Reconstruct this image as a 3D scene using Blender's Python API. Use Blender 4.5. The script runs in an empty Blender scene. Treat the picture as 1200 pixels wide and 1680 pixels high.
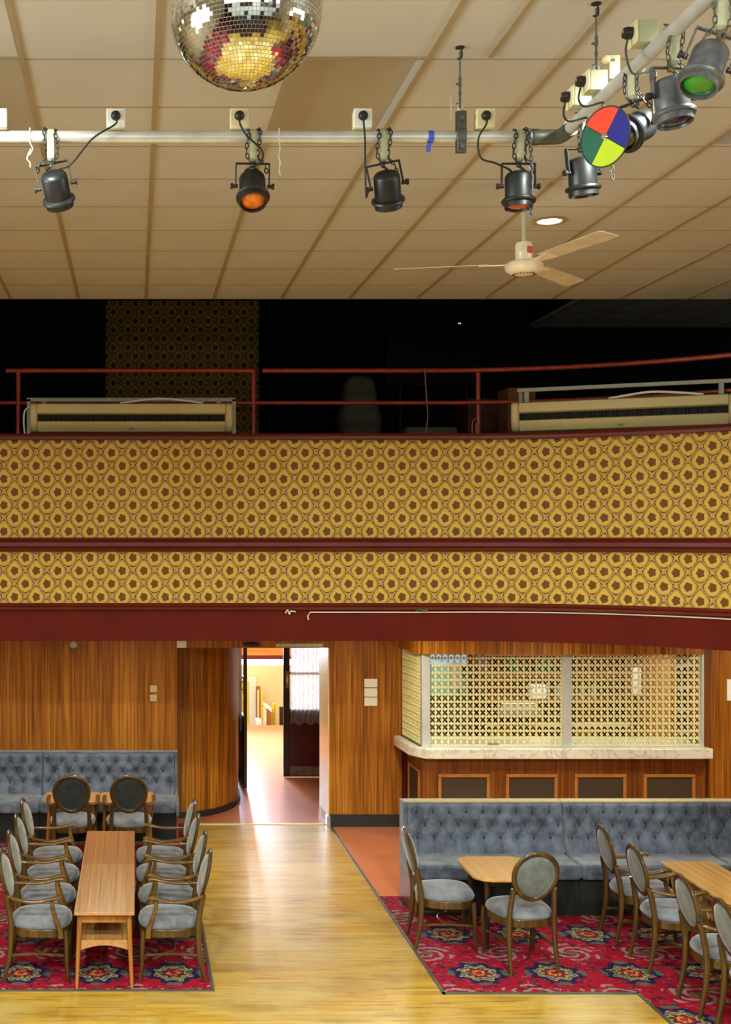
import bpy, math, random
from mathutils import Vector, Matrix
random.seed(7)
C = bpy.context.scene.collection
PI = math.pi
EYE, F = 3.43, 1993.0

def at(px, py, Y):            # photograph pixel -> point at distance Y (layout helper)
    return Vector(((px-222)/F*Y, Y, EYE-(py-882)/F*Y))

# ------------------------------------------------------------------ materials
def srgb(r, g, b):
    f = lambda c: (c/255/12.92) if c/255 <= .04045 else ((c/255+.055)/1.055)**2.4
    return (f(r), f(g), f(b), 1)

class NT:
    def __init__(s, name):
        s.m = bpy.data.materials.new(name); s.m.use_nodes = True
        s.t = s.m.node_tree; s.b = s.t.nodes['Principled BSDF']
        s.out = s.t.nodes['Material Output']
    def n(s, typ, **kw):
        nd = s.t.nodes.new(typ)
        for k, v in kw.items(): setattr(nd, k, v)
        return nd
    def put(s, sock, val):
        if isinstance(val, bpy.types.NodeSocket): s.t.links.new(val, sock)
        elif val is not None: sock.default_value = val
    def math(s, op, a, b=None, c=None, clamp=False):
        nd = s.n('ShaderNodeMath', operation=op, use_clamp=clamp)
        for i, x in enumerate((a, b, c)):
            if x is not None: s.put(nd.inputs[i], x)
        return nd.outputs[0]
    def coord(s, kind='Object'):
        return s.n('ShaderNodeTexCoord').outputs[kind]
    def map(s, vec, scale=(1,1,1), loc=(0,0,0), rot=(0,0,0)):
        nd = s.n('ShaderNodeMapping'); s.put(nd.inputs['Vector'], vec)
        nd.inputs['Scale'].default_value = scale; nd.inputs['Location'].default_value = loc
        nd.inputs['Rotation'].default_value = rot
        return nd.outputs[0]
    def noise(s, vec, scale=5, detail=3, rough=.5, dist=0, out='Fac'):
        nd = s.n('ShaderNodeTexNoise'); s.put(nd.inputs['Vector'], vec)
        nd.inputs['Scale'].default_value = scale; nd.inputs['Detail'].default_value = detail
        nd.inputs['Roughness'].default_value = rough; nd.inputs['Distortion'].default_value = dist
        return nd.outputs[out]
    def ramp(s, fac, stops, interp='LINEAR'):
        nd = s.n('ShaderNodeValToRGB'); s.put(nd.inputs[0], fac)
        cr = nd.color_ramp; cr.interpolation = interp
        while len(cr.elements) < len(stops): cr.elements.new(.5)
        for e, (p, c) in zip(cr.elements, stops): e.position = p; e.color = c
        return nd.outputs[0]
    def mix(s, fac, a, b, blend='MIX'):
        nd = s.n('ShaderNodeMix', data_type='RGBA', blend_type=blend)
        s.put(nd.inputs[0], fac); s.put(nd.inputs[6], a); s.put(nd.inputs[7], b)
        return nd.outputs[2]
    def smooth(s, v, lo, hi):
        nd = s.n('ShaderNodeMapRange', interpolation_type='SMOOTHSTEP')
        s.put(nd.inputs[0], v); nd.inputs[1].default_value = lo; nd.inputs[2].default_value = hi
        return nd.outputs[0]
    def bump(s, h, strength=.2, dist=.01):
        nd = s.n('ShaderNodeBump'); nd.inputs['Strength'].default_value = strength
        nd.inputs['Distance'].default_value = dist; s.put(nd.inputs['Height'], h)
        s.t.links.new(nd.outputs[0], s.b.inputs['Normal'])
    def done(s, col, rough=.5, metal=0, spec=.5, coat=0, coatr=.1):
        s.put(s.b.inputs['Base Color'], col); s.put(s.b.inputs['Roughness'], rough)
        s.put(s.b.inputs['Metallic'], metal); s.b.inputs['Specular IOR Level'].default_value = spec
        s.b.inputs['Coat Weight'].default_value = coat; s.b.inputs['Coat Roughness'].default_value = coatr
        return s.m

def plain(name, rgb, rough=.5, metal=0, spec=.5, var=.12, scale=14, coat=0):
    t = NT(name); c = srgb(*rgb)
    f = t.noise(t.coord(), scale, 4)
    lo = tuple(max(0, x*(1-var)) for x in c[:3])+(1,); hi = tuple(min(1, x*(1+var)) for x in c[:3])+(1,)
    return t.done(t.ramp(f, [(.3, lo), (.7, hi)]), rough, metal, spec, coat)

def wood(name, dark, mid, light, axis='Z', fine=46, rough=.4, coat=.15, spec=.4):
    t = NT(name); co = t.coord()
    sc = {'Z': (1,1,.02), 'X': (.03,1,1), 'Y': (1,.008,1)}[axis]
    v = t.map(co, sc)
    a = t.noise(v, fine, 2, .55); b = t.noise(v, fine*.22, 3, .6)
    w = {'Z': (1,1,.25), 'X': (.25,1,1), 'Y': (1,.25,1)}[axis]
    c = t.noise(t.map(co, w), 1.6, 3)
    f = t.math('ADD', t.math('MULTIPLY', a, .62), t.math('MULTIPLY', b, .38))
    col = t.ramp(f, [(.36, srgb(*dark)), (.5, srgb(*mid)), (.64, srgb(*light))])
    col = t.mix(t.math('MULTIPLY', c, .35), col, srgb(*mid))
    t.bump(a, .06, .004)
    return t.done(col, rough, 0, spec, coat)

M = {}
M['panel'] = wood('sapele_panelling', (98,52,8), (160,94,20), (206,138,48), 'Z', 50, .45, .04, .25)
M['panel_dark'] = wood('sapele_bar_front', (76,38,10), (118,64,18), (150,90,32), 'Z', 50, .38, .15)
M['bead'] = plain('varnished_bead', (176,112,48), .35)
M['hessian'] = plain('brown_hessian', (66,50,30), .8, scale=60)
M['chairwood'] = wood('varnished_beech', (50,33,10), (74,50,17), (95,66,24), 'Z', 30, .3, .3)
M['armwood'] = wood('varnished_arm', (68,46,14), (96,67,23), (122,88,33), 'Y', 30, .28, .4)
M['tabletop'] = wood('striped_veneer', (140,94,52), (176,126,76), (198,150,98), 'Y', 120, .3, .25)
M['tabletop_red'] = wood('striped_veneer_warm', (138,86,46), (164,106,60), (180,124,76), 'Y', 120, .34, .2)
M['tabletop_oak'] = wood('yellow_oak_veneer', (176,126,58), (204,152,76), (216,166,92), 'Y', 60, .24, .4)
M['tabletop_light'] = wood('light_veneer', (176,118,66), (206,148,90), (222,166,108), 'X', 60, .3, .3)
M['tableleg'] = wood('table_leg_teak', (120,70,24), (156,98,38), (178,118,52), 'Z', 30, .35, .2)
M['darkleg'] = plain('dark_stained_leg', (58,38,20), .35)
M['maroon'] = plain('maroon_gloss_paint', (92,26,15), .42, var=.18, scale=4, spec=.35)
M['fascia'] = plain('red_oxide_paint', (88,18,7), .6, var=.14, scale=2.5, spec=.12)
M['railred'] = plain('red_rail_paint', (150,52,36), .35, var=.3, scale=18)
M['black'] = plain('black_enamel', (22,23,24), .42, var=.25)
M['blackgrey'] = plain('worn_black_enamel', (104,106,110), .34, .5, var=.3, scale=30)
M['rubber'] = plain('black_rubber', (24,24,24), .6)
M['skirting'] = plain('black_skirting', (34,33,32), .5)
M['dark'] = plain('shade_black', (12,11,11), .8)  # near black puts shade into the colour of gallery shell and recesses
M['steel'] = plain('galvanised_steel', (204,204,198), .36, .4, var=.12, scale=9)
M['greysteel'] = plain('dull_grey_steel', (92,94,84), .5, .5, var=.15)
M['alu'] = plain('brushed_aluminium', (206,206,202), .4, .25, var=.05)
M['chrome'] = plain('chrome', (215,215,212), .15, 1, var=.03)
M['strap'] = plain('pale_green_strap', (182,184,148), .45, .1, var=.1)
M['cream'] = plain('cream_plastic', (222,212,164), .4, var=.05)
M['whiteplastic'] = plain('white_plastic', (236,236,226), .4, var=.03)
M['accream'] = plain('aged_cream_plastic', (186,170,118), .42, var=.05, scale=3)
M['brass'] = plain('brass', (176,140,60), .3, .8)
M['string'] = plain('cotton_string', (214,204,180), .8)
M['goldstring'] = plain('gold_string', (150,120,66), .8)
M['bluetape'] = plain('blue_tape', (62,84,208), .4, var=.2)
M['navy'] = plain('navy_velvet', (18,17,46), .85, var=.3)
M['screenblack'] = plain('dark_screen', (14,13,40), .25)
M['dustsheet'] = plain('grey_dust_sheet', (112,108,96), .85)
M['redcab'] = plain('dark_red_cabinet', (70,18,18), .6)
M['terracotta'] = plain('terracotta_lino', (196,116,80), .3, var=.08, scale=1.6)
M['ceilpaint'] = plain('tile_off_white', (192,190,184), .85, spec=.2, var=.035, scale=2.2)
M['ceilgrid'] = plain('grid_tee_beige', (160,143,114), .6, spec=.3, var=.05)
M['coffer'] = plain('coffer_brown_grey', (172,165,150), .6, spec=.3, var=.04, scale=2)
M['soffit'] = plain('soffit_cream', (206,190,158), .8)
M['foyercream'] = plain('foyer_cream_paint', (240,224,170), .7, var=.03, scale=1)
M['yellow'] = plain('yellow_gloss', (232,196,48), .35)
M['orange'] = wood('orange_boarding', (176,84,30), (206,112,48), (222,136,68), 'X', 20)
M['doorred'] = plain('maroon_door_paint', (92,22,18), .35, var=.15)
M['doordark'] = plain('dark_brown_stile', (58,30,18), .35)
M['jambcream'] = plain('cream_gloss_jamb', (226,196,120), .3)
M['kick'] = plain('scuffed_kick_plate', (140,128,108), .5, .3, var=.4, scale=8)
M['fan'] = plain('fan_enamel', (232,214,186), .3)
M['fanblade'] = plain('fan_blade_enamel', (206,192,170), .4)
M['redprint'] = plain('red_print', (206,70,50), .5)
M['grille'] = plain('pale_yellow_screen', (232,222,162), .42, var=.05)
M['icewhite'] = plain('appliance_white', (224,232,232), .35)
M['bluepanel'] = plain('pale_blue_notice', (150,190,222), .5)
M['tealpanel'] = plain('pale_teal_board', (150,190,176), .5)
M['barwood'] = plain('bar_back_wood', (128,78,34), .5, var=.25, scale=5)
M['shelfcream'] = plain('cream_shelf_edge', (226,214,168), .4)
M['stainless'] = plain('stainless', (190,192,190), .28, .8)
M['button'] = plain('dark_button', (46,50,56), .8)
M['signwhite'] = plain('white_sign', (238,232,214), .5, var=.02)

def fabric(name, lo, hi, sc=5):
    t = NT(name); co = t.coord()
    f = t.noise(co, sc, 4, .6); g = t.noise(co, 220, 2)
    k = t.math('ADD', t.math('MULTIPLY', f, .8), t.math('MULTIPLY', g, .2))
    t.bump(g, .15, .002)
    t.b.inputs['Sheen Weight'].default_value = .5
    t.b.inputs['Sheen Roughness'].default_value = .4
    return t.done(t.ramp(k, [(.36, srgb(*lo)), (.66, srgb(*hi))]), .85, spec=.2)
M['velvet'] = fabric('grey_blue_velvet', (66,71,84), (116,122,138), 6)
M['seatfab'] = fabric('grey_seat_velvet', (78,80,88), (132,134,142), 5)
M['rearshade'] = fabric('shaded_back_velvet', (84,87,84), (112,116,112), 9)  # back velvet darkened, shade of the rear side put into the colour
M['rearshade_deep'] = fabric('deep_shaded_back_velvet', (40,43,40), (58,62,58), 9)  # deeper shade painted in for the two armchairs facing the left bench
M['backfab'] = fabric('grey_back_velvet', (112,112,106), (158,158,150), 9)

def glass(name, rgb, alpha=.0, rough=.1, trans=0.0):
    t = NT(name); t.done(srgb(*rgb), rough, 0, .6, .4)
    t.b.inputs['Transmission Weight'].default_value = trans
    return t.m
M['lens_orange'] = plain('amber_lens', (196,92,18), .18, var=.45, scale=40, coat=.6)
M['lens_blue'] = plain('blue_lens', (30,30,96), .14, var=.3, coat=.7)
M['lens_green'] = plain('green_lens', (18,120,34), .14, var=.3, coat=.7)
M['lens_dark'] = plain('dark_red_lens', (50,16,12), .2, coat=.5)
M['gel_red'] = plain('red_filter', (226,62,38), .22, var=.04, coat=.5)
M['gel_blue'] = plain('blue_filter', (24,26,132), .16, var=.1, coat=.7)
M['gel_yellow'] = plain('yellow_green_filter', (180,206,34), .18, var=.06, coat=.7)
M['gel_green'] = plain('green_filter', (14,92,70), .22, var=.1, coat=.5)
M['bottle_green'] = glass('green_glass', (20,110,40), rough=.08, trans=.5)
M['bottle_brown'] = glass('brown_glass', (90,45,15), rough=.08, trans=.4)
M['bottle_clear'] = glass('clear_glass', (225,232,228), rough=.05, trans=.7)
M['bottle_yellow'] = glass('yellow_juice', (226,190,40), rough=.15, trans=.2)

def emis(name, rgb, st):
    t = NT(name); t.done(srgb(*rgb), .5)
    t.b.inputs['Emission Color'].default_value = srgb(*rgb); t.b.inputs['Emission Strength'].default_value = st
    return t.m
M['lampglow'] = emis('downlight_glow', (255,240,206), 9)
M['tubeglow'] = emis('fluorescent_glow', (255,252,240), 6)
M['ledglow'] = emis('led_glow', (190,200,255), 5)

M['framegrey'] = plain('pale_grey_channel', (158,160,146), .5, .1, var=.12, scale=30)
M['railcream'] = plain('cream_bench_rail', (178,160,124), .5)
M['hatch'] = emis('lit_hatch', (150,200,235), 1.1)
M['tealglow'] = emis('teal_board_glow', (140,190,170), .55)  # glow added to a board that is no lamp

# dance floor: narrow strips running across, worn
def mk_floor():
    t = NT('strip_maple_dance_floor'); co = t.coord()
    br = t.n('ShaderNodeTexBrick'); t.put(br.inputs['Vector'], t.map(co, (1,1,1)))
    br.offset = .37; br.inputs['Scale'].default_value = 1
    br.inputs['Brick Width'].default_value = 1.15; br.inputs['Row Height'].default_value = .062
    br.inputs['Mortar Size'].default_value = .0016; br.inputs['Mortar Smooth'].default_value = .4
    br.inputs['Color1'].default_value = srgb(200,158,58); br.inputs['Color2'].default_value = srgb(180,138,44)
    br.inputs['Mortar'].default_value = srgb(140,98,36)
    st = t.noise(t.map(co, (.09,1,1)), 26, 4, .65)
    col = t.mix(t.smooth(st, .47, .72), br.outputs['Color'], srgb(128,88,30))
    wear = t.noise(t.map(co, (.6,1.4,1)), 1.1, 4, .6)
    col = t.mix(t.math('MULTIPLY', t.smooth(wear, .42, .66), .75), col, srgb(188,162,98))
    grime = t.noise(t.map(co, (.5,2.2,1), (4,1,0)), 2.4, 5, .65)
    col = t.mix(t.math('MULTIPLY', t.smooth(grime, .48, .70), .7), col, srgb(144,106,34))
    r = t.math('MULTIPLY_ADD', st, .22, .24)
    t.bump(st, .05, .003)
    return t.done(col, r, 0, .45, .22, .2)
M['floor'] = mk_floor()

# carpet: red ground, lattice of medallions and pale scrolls
def mk_carpet():
    t = NT('red_medallion_carpet'); co = t.coord()
    warp = t.noise(co, 22, 2, .5, out='Color')
    vm = t.n('ShaderNodeVectorMath', operation='MULTIPLY_ADD')
    t.put(vm.inputs[0], warp); vm.inputs[1].default_value = (.075,.075,0); t.put(vm.inputs[2], co)
    sx = t.n('ShaderNodeSeparateXYZ'); t.put(sx.inputs[0], vm.outputs[0])
    def local(ox, oy, px, py):
        a = t.math('SUBTRACT', t.math('FRACT', t.math('MULTIPLY_ADD', sx.outputs[0], 1/px, .5-ox/px+40)), .5)
        b = t.math('SUBTRACT', t.math('FRACT', t.math('MULTIPLY_ADD', sx.outputs[1], 1/py, .5-oy/py+40)), .5)
        a = t.math('MULTIPLY', a, px); b = t.math('MULTIPLY', b, py)
        return a, b
    def polar(a, b, k, amp, ph=0):
        r = t.math('SQRT', t.math('ADD', t.math('MULTIPLY', a, a), t.math('MULTIPLY', b, b)))
        th = t.math('ARCTAN2', b, a)
        w = t.math('MULTIPLY', t.math('COSINE', t.math('MULTIPLY_ADD', th, k, ph)), amp)
        return t.math('MULTIPLY', r, t.math('ADD', w, 1)), r, th
    red, navy, cream, grn = srgb(158,17,40), srgb(34,26,62), srgb(164,140,98), srgb(72,92,82)
    base = t.mix(t.smooth(t.noise(co, 9, 4, .6), .55, .72), red, srgb(104,13,32))
    # small scattered leaf figures
    sp = t.noise(co, 17, 3, .6)
    base = t.mix(t.smooth(sp, .565, .60), base, srgb(58,36,54))
    base = t.mix(t.smooth(t.noise(t.map(co, (1,1,1), (3,7,1)), 20, 3, .6), .61, .65), base, srgb(112,92,104))
    # scroll rosettes
    a, b = local(3.04, 10.05, .6, .93)
    R, r, th = polar(a, b, 6, .22)
    s = t.math('SINE', t.math('ADD', t.math('MULTIPLY', r, 75), t.math('MULTIPLY', th, 3)))
    scroll = t.math('MULTIPLY', t.smooth(s, .15, .5), t.math('LESS_THAN', R, .2))
    base = t.mix(t.math('MULTIPLY', scroll, .85), base, srgb(150,132,130))
    core = t.math('LESS_THAN', R, .055)
    base = t.mix(core, base, srgb(112,80,60))
    # medallions
    a, b = local(2.74, 9.59, .6, .93)
    b = t.math('MULTIPLY', b, .92)
    R, r, th = polar(a, b, 8, .13)
    cols = t.ramp(t.math('MULTIPLY', R, 4), [(0, srgb(176,30,40)), (.13, srgb(196,150,70)), (.2, srgb(150,30,44)),
        (.3, srgb(60,40,30)), (.36, cream), (.46, srgb(94,104,80)), (.54, cream), (.6, navy), (.72, srgb(44,36,84)), (.78, navy)], 'CONSTANT')
    pet = t.math('LESS_THAN', R, .2)
    sp2 = t.smooth(t.noise(co, 34, 2), .5, .62)
    cols = t.mix(t.math('MULTIPLY', sp2, .7), cols, navy)
    base = t.mix(pet, base, cols)
    tip = t.math('MULTIPLY', t.math('LESS_THAN', t.math('ABSOLUTE', t.math('SUBTRACT', r, .215)), .022), t.smooth(t.math('COSINE', t.math('MULTIPLY', th, 4)), .4, .7))
    base = t.mix(tip, base, grn)
    pile = t.noise(co, 300, 2)
    base = t.mix(.25, base, t.mix(1, base, t.ramp(pile, [(.3, (.3,.3,.3,1)), (.7, (1,1,1,1))]), 'MULTIPLY'))
    t.bump(pile, .4, .004)
    return t.done(base, .92, spec=.1)
M['carpet'] = mk_carpet()

# ogee trellis wallpaper, UV in metres
def mk_paper():
    t = NT('gold_ogee_wallpaper'); uv = t.coord('UV')
    s = t.n('ShaderNodeSeparateXYZ'); t.put(s.inputs[0], uv)
    PX, PY = .1915, .233
    a = t.math('MULTIPLY', s.outputs[0], 1/PX); b0 = t.math('MULTIPLY', s.outputs[1], 1/PY)
    ca0 = t.math('COSINE', t.math('MULTIPLY', a, 4*PI))
    b = t.math('MULTIPLY_ADD', ca0, -.028, t.math('ADD', b0, .028))            # bends straight trellis into an ogee
    ca = t.math('COSINE', t.math('MULTIPLY', a, 2*PI)); cb = t.math('COSINE', t.math('MULTIPLY', b, 2*PI))
    f = t.math('ABSOLUTE', t.math('ADD', ca, cb))
    nz = t.noise(uv, 90, 3, .6)
    fn = t.math('ADD', f, t.math('MULTIPLY_ADD', nz, .5, -.25))
    ground, light = srgb(190,152,76), srgb(202,168,62)
    line, flow = srgb(92,54,8), srgb(88,54,16)
    col = t.mix(t.smooth(fn, .62, 1.05), ground, light)
    def frac(x, o):
        return t.math('SUBTRACT', t.math('FRACT', t.math('ADD', x, o)), .5)
    # trellis as a double line
    band = t.math('MULTIPLY', t.math('GREATER_THAN', fn, .14), t.math('LESS_THAN', fn, .37))
    kn = t.math('ADD', ca, t.math('MULTIPLY', cb, -1))
    cross = t.math('MULTIPLY', t.math('LESS_THAN', fn, .14), t.math('GREATER_THAN', nz, .58))
    col = t.mix(t.math('MAXIMUM', band, cross), col, line)
    # flowers at both lattices
    ds = []
    for o in (0, .5):
        x = t.math('MULTIPLY', frac(a, .5+o), PX); y = t.math('MULTIPLY', frac(b0, .545+o), PY)
        r = t.math('SQRT', t.math('ADD', t.math('MULTIPLY', x, x), t.math('MULTIPLY', t.math('MULTIPLY', y, y), .8)))
        th = t.math('ARCTAN2', y, x)
        ds.append(t.math('MULTIPLY', r, t.math('MULTIPLY_ADD', t.math('COSINE', t.math('MULTIPLY', th, 5)), .10, 1)))
    d = t.math('MINIMUM', ds[0], ds[1])
    fl = t.math('LESS_THAN', t.math('MULTIPLY_ADD', nz, .020, d), .043)
    col = t.mix(fl, col, t.mix(t.smooth(t.noise(uv, 150, 2), .5, .6), flow, srgb(112,68,28)))
    fade = t.noise(uv, .7, 3)
    col = t.mix(t.math('MULTIPLY', fade, .3), col, t.mix(.5, col, srgb(150,110,44)))
    return t.done(col, .6, spec=.25)
M['paper'] = mk_paper()

def mk_marble():
    t = NT('white_marble_laminate'); co = t.coord()
    w = t.noise(co, 3.2, 6, .6, 1.6)
    v = t.smooth(t.math('ABSOLUTE', t.math('SUBTRACT', w, .5)), 0, .035)
    return t.done(t.mix(v, srgb(196,190,172), srgb(230,224,204)), .22, coat=.3)
M['marble'] = mk_marble()

def mk_lace():
    t = NT('lace_curtain'); co = t.coord()
    d = t.n('ShaderNodeBsdfDiffuse'); tr = t.n('ShaderNodeBsdfTranslucent'); tp = t.n('ShaderNodeBsdfTransparent')
    c = srgb(232,232,240); d.inputs[0].default_value = c; tr.inputs[0].default_value = c
    m1 = t.n('ShaderNodeMixShader'); m1.inputs[0].default_value = .55
    t.put(m1.inputs[1], d.outputs[0]); t.put(m1.inputs[2], tr.outputs[0])
    m2 = t.n('ShaderNodeMixShader')
    v = t.noise(t.map(co, (1,1,.45)), 30, 4, .6)
    t.put(m2.inputs[0], t.math('MULTIPLY_ADD', t.smooth(v, .40, .64), .22, .16))
    t.put(m2.inputs[1], m1.outputs[0]); t.put(m2.inputs[2], tp.outputs[0])
    t.t.links.new(m2.outputs[0], t.out.inputs[0])
    return t.m
M['lace'] = mk_lace()

def mk_mirror():
    t = NT('mirror_tiles'); co = t.coord()
    wn = t.n('ShaderNodeTexNoise'); t.put(wn.inputs['Vector'], co); wn.inputs['Scale'].default_value = 30
    return t.done(t.ramp(wn.outputs['Fac'], [(.3, srgb(216,216,206)), (.7, srgb(244,244,236))]), .05, 1)
M['mirror'] = mk_mirror()
M['ballcore'] = plain('ball_core', (206,206,184), .6)
def mk_pane():
    t = NT('window_pane')
    g = t.n('ShaderNodeBsdfGlossy'); g.inputs['Roughness'].default_value = .03
    tp = t.n('ShaderNodeBsdfTransparent'); tp.inputs[0].default_value = (.93,.95,.95,1)
    m = t.n('ShaderNodeMixShader'); m.inputs[0].default_value = .06
    t.put(m.inputs[1], tp.outputs[0]); t.put(m.inputs[2], g.outputs[0]); t.t.links.new(m.outputs[0], t.out.inputs[0])
    return t.m
M['pane'] = mk_pane()

# ------------------------------------------------------------------ mesh building
class MB:
    def __init__(s): s.v, s.f, s.uv, s.xf = [], [], {}, Matrix.Identity(4)
    def add(s, vs, fs, uvs=None):
        o = len(s.v); flip = s.xf.determinant() < 0
        for i, p in enumerate(vs):
            s.v.append(s.xf @ Vector(p))
            if uvs: s.uv[o+i] = uvs[i]
        for f in fs:
            f = [o+i for i in f]; s.f.append(f[::-1] if flip else f)
        return s
    def box(s, c, d, rot=None):
        x, y, z = d[0]/2, d[1]/2, d[2]/2
        vs = [Vector((i*x, j*y, k*z)) for i in (-1,1) for j in (-1,1) for k in (-1,1)]
        if rot is not None: vs = [rot @ v for v in vs]
        vs = [v+Vector(c) for v in vs]
        return s.add(vs, [(0,1,3,2),(4,6,7,5),(0,4,5,1),(2,3,7,6),(0,2,6,4),(1,5,7,3)])
    def bx(s, x0, x1, y0, y1, z0, z1):
        return s.box(((x0+x1)/2,(y0+y1)/2,(z0+z1)/2), (abs(x1-x0),abs(y1-y0),abs(z1-z0)))
    def tube(s, pts, r, n=8, closed=False, up=None, caps=True):
        P = [Vector(p) for p in pts]; m = len(P)
        T = []
        for i in range(m):
            a = P[i-1] if (i > 0 or closed) else P[i]; b = P[(i+1) % m] if (i < m-1 or closed) else P[i]
            t = b-a; T.append(t.normalized() if t.length > 1e-9 else Vector((0,0,1)))
        ref = Vector(up) if up else (Vector((0,0,1)) if abs(T[0].z) < .9 else Vector((1,0,0)))
        nrm = (ref-T[0]*ref.dot(T[0])).normalized()
        vs = []
        for i in range(m):
            if up is not None and abs(Vector(up).normalized().dot(T[i])) < .98: nrm = Vector(up)
            nrm = (nrm-T[i]*nrm.dot(T[i])).normalized(); bi = T[i].cross(nrm)
            rr = r[i] if isinstance(r, list) else r
            ra, rb = rr if isinstance(rr, tuple) else (rr, rr)
            for k in range(n):
                a = 2*PI*k/n
                vs.append(P[i]+bi*(ra*math.cos(a))+nrm*(rb*math.sin(a)))
        fs = []
        for i in range(m if closed else m-1):
            j = (i+1) % m
            for k in range(n):
                l = (k+1) % n; fs.append((i*n+k, i*n+l, j*n+l, j*n+k))
        if caps and not closed:
            fs.append(tuple(range(n))[::-1]); fs.append(tuple((m-1)*n+k for k in range(n)))
        return s.add(vs, fs)
    def cyl(s, p0, p1, r0, r1=None, n=16):
        return s.tube([p0, p1], [r0, r0 if r1 is None else r1], n)
    def lathe(s, prof, n=24, c=(0,0,0)):
        vs, fs = [], []; c = Vector(c)
        for r, z in prof:
            for k in range(n):
                a = 2*PI*k/n; vs.append(c+Vector((r*math.cos(a), r*math.sin(a), z)))
        for i in range(len(prof)-1):
            for k in range(n):
                l = (k+1) % n; fs.append((i*n+k, i*n+l, (i+1)*n+l, (i+1)*n+k))
        fs.append(tuple(range(n))[::-1]); fs.append(tuple((len(prof)-1)*n+k for k in range(n)))
        return s.add(vs, fs)
    def prism(s, poly, z0, z1):
        n = len(poly)
        area = sum(poly[i][0]*poly[(i+1)%n][1]-poly[(i+1)%n][0]*poly[i][1] for i in range(n))
        if area < 0: poly = poly[::-1]
        vs = [(x,y,z0) for x,y in poly]+[(x,y,z1) for x,y in poly]
        return s.add(vs, [tuple(range(n))[::-1], tuple(range(n,2*n))]+[(i,(i+1)%n,n+(i+1)%n,n+i) for i in range(n)])
    def rings(s, rings):           # loft of equal-length rings, capped
        n = len(rings[0]); vs = [p for r in rings for p in r]; fs = []
        for i in range(len(rings)-1):
            for k in range(n):
                l = (k+1) % n; fs.append((i*n+k, i*n+l, (i+1)*n+l, (i+1)*n+k))
        fs.append(tuple(range(n))[::-1]); fs.append(tuple((len(rings)-1)*n+k for k in range(n)))
        return s.add(vs, fs)
    def obj(s, name, mat, parent=None, smooth=35, bevel=0, seg=2, loc=None):
        me = bpy.data.meshes.new(name); me.from_pydata([tuple(v) for v in s.v], [], s.f); me.validate()
        if s.uv:
            l = me.uv_layers.new(name='UVMap')
            for lp in me.loops: l.data[lp.index].uv = s.uv.get(lp.vertex_index, (0,0))
        if smooth:
            for p in me.polygons: p.use_smooth = True
            me.set_sharp_from_angle(angle=math.radians(smooth))
        me.materials.append(M[mat])
        o = bpy.data.objects.new(name, me); C.objects.link(o)
        if parent: o.parent = parent
        if loc: o.location = loc
        if bevel:
            b = o.modifiers.new('bevel', 'BEVEL'); b.width = bevel; b.segments = seg; b.limit_method = 'ANGLE'; b.angle_limit = math.radians(40)
        return o

def cr(pts, k=6, closed=False):   # Catmull-Rom
    P = [Vector(p) for p in pts]; n = len(P); out = []
    for i in range(n if closed else n-1):
        p0 = P[(i-1) % n] if (closed or i > 0) else P[i]; p1 = P[i]; p2 = P[(i+1) % n]
        p3 = P[(i+2) % n] if (closed or i < n-2) else P[(i+1) % n]
        for j in range(k):
            t = j/k
            out.append(.5*((2*p1)+(p2-p0)*t+(2*p0-5*p1+4*p2-p3)*t*t+(3*p1-p0-3*p2+p3)*t**3))
    if not closed: out.append(P[-1])
    return out

def tag(o, label, cat, group=None, kind=None):
    o['label'] = label; o['category'] = cat
    if group: o['group'] = group
    if kind: o['kind'] = kind
    return o
def thing(name, label, cat, loc=(0,0,0), rz=0, group=None):
    o = bpy.data.objects.new(name, None); C.objects.link(o); o.empty_display_size = .1
    o.location = loc; o.rotation_euler = (0,0,rz)
    return tag(o, label, cat, group)
def struct(name, mb, mat, label=None, cat=None, **kw):
    o = mb.obj(name, mat, **kw); o['kind'] = 'structure'
    tag(o, label or name.replace('_', ' ')+' of the dance hall', cat or name.split('_')[0])
    return o
def copy_tree(o, parent=None):
    c = o.copy(); C.objects.link(c)
    if parent: c.parent = parent
    for ch in o.children: copy_tree(ch, c)
    return c
def dup(o, loc, rz=0, label=None, group=None):
    c = copy_tree(o); c.location = loc; c.rotation_euler = (0,0,rz)
    if label: c['label'] = label
    if group: c['group'] = group
    return c

# ------------------------------------------------------------------ the setting
CEIL, GX0 = 5.55, .097
HX0, HX1, HY0 = -6.5, 9.0, -4.6
struct('floor', MB().bx(HX0, HX1, HY0, 14.54, -.12, 0), 'floor', 'yellow strip wood dance floor with worn varnish', 'floor')
struct('floor_lobby', MB().prism([(HX0,14.54),(HX1,14.54),(HX1,17.3),(4.2,17.3),(4.2,22.2),(-.6,22.2),(-.6,17.3),(HX0,17.3)], -.12, .002), 'terracotta', 'terracotta lino floor through the lobby doorway', 'floor')
struct('floor_aisle', MB().bx(2.33, HX1, 11.6, 14.54, -.02, .004), 'terracotta', 'terracotta lino strip beside the bench and bar', 'floor')
struct('floor_carpet_left', MB().bx(HX0, .575, 9.2, 14.54, -.02, .007), 'carpet', 'red medallion carpet under the left tables', 'floor')
struct('floor_carpet_right', MB().prism([(2.33,9.14),(3.79,9.14),(3.79,3.0),(HX1,3.0),(HX1,11.6),(2.33,11.6)], -.02, .007), 'carpet', 'red medallion carpet under the right tables', 'floor')
struct('floor_carpet_side', MB().bx(HX0, -2.6, HY0, 9.18, -.02, .007), 'carpet', 'red carpet along the left side of the hall', 'floor')
struct('floor_stage', MB().bx(-2.6, 3.77, HY0, .6, 0, .55), 'doordark', 'dark stage platform behind the camera', 'floor')
mb = MB()
mb.bx(.575, .6, 9.2, 14.54, 0, .012); mb.bx(HX0, .6, 9.18, 9.2, 0, .010)
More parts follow.
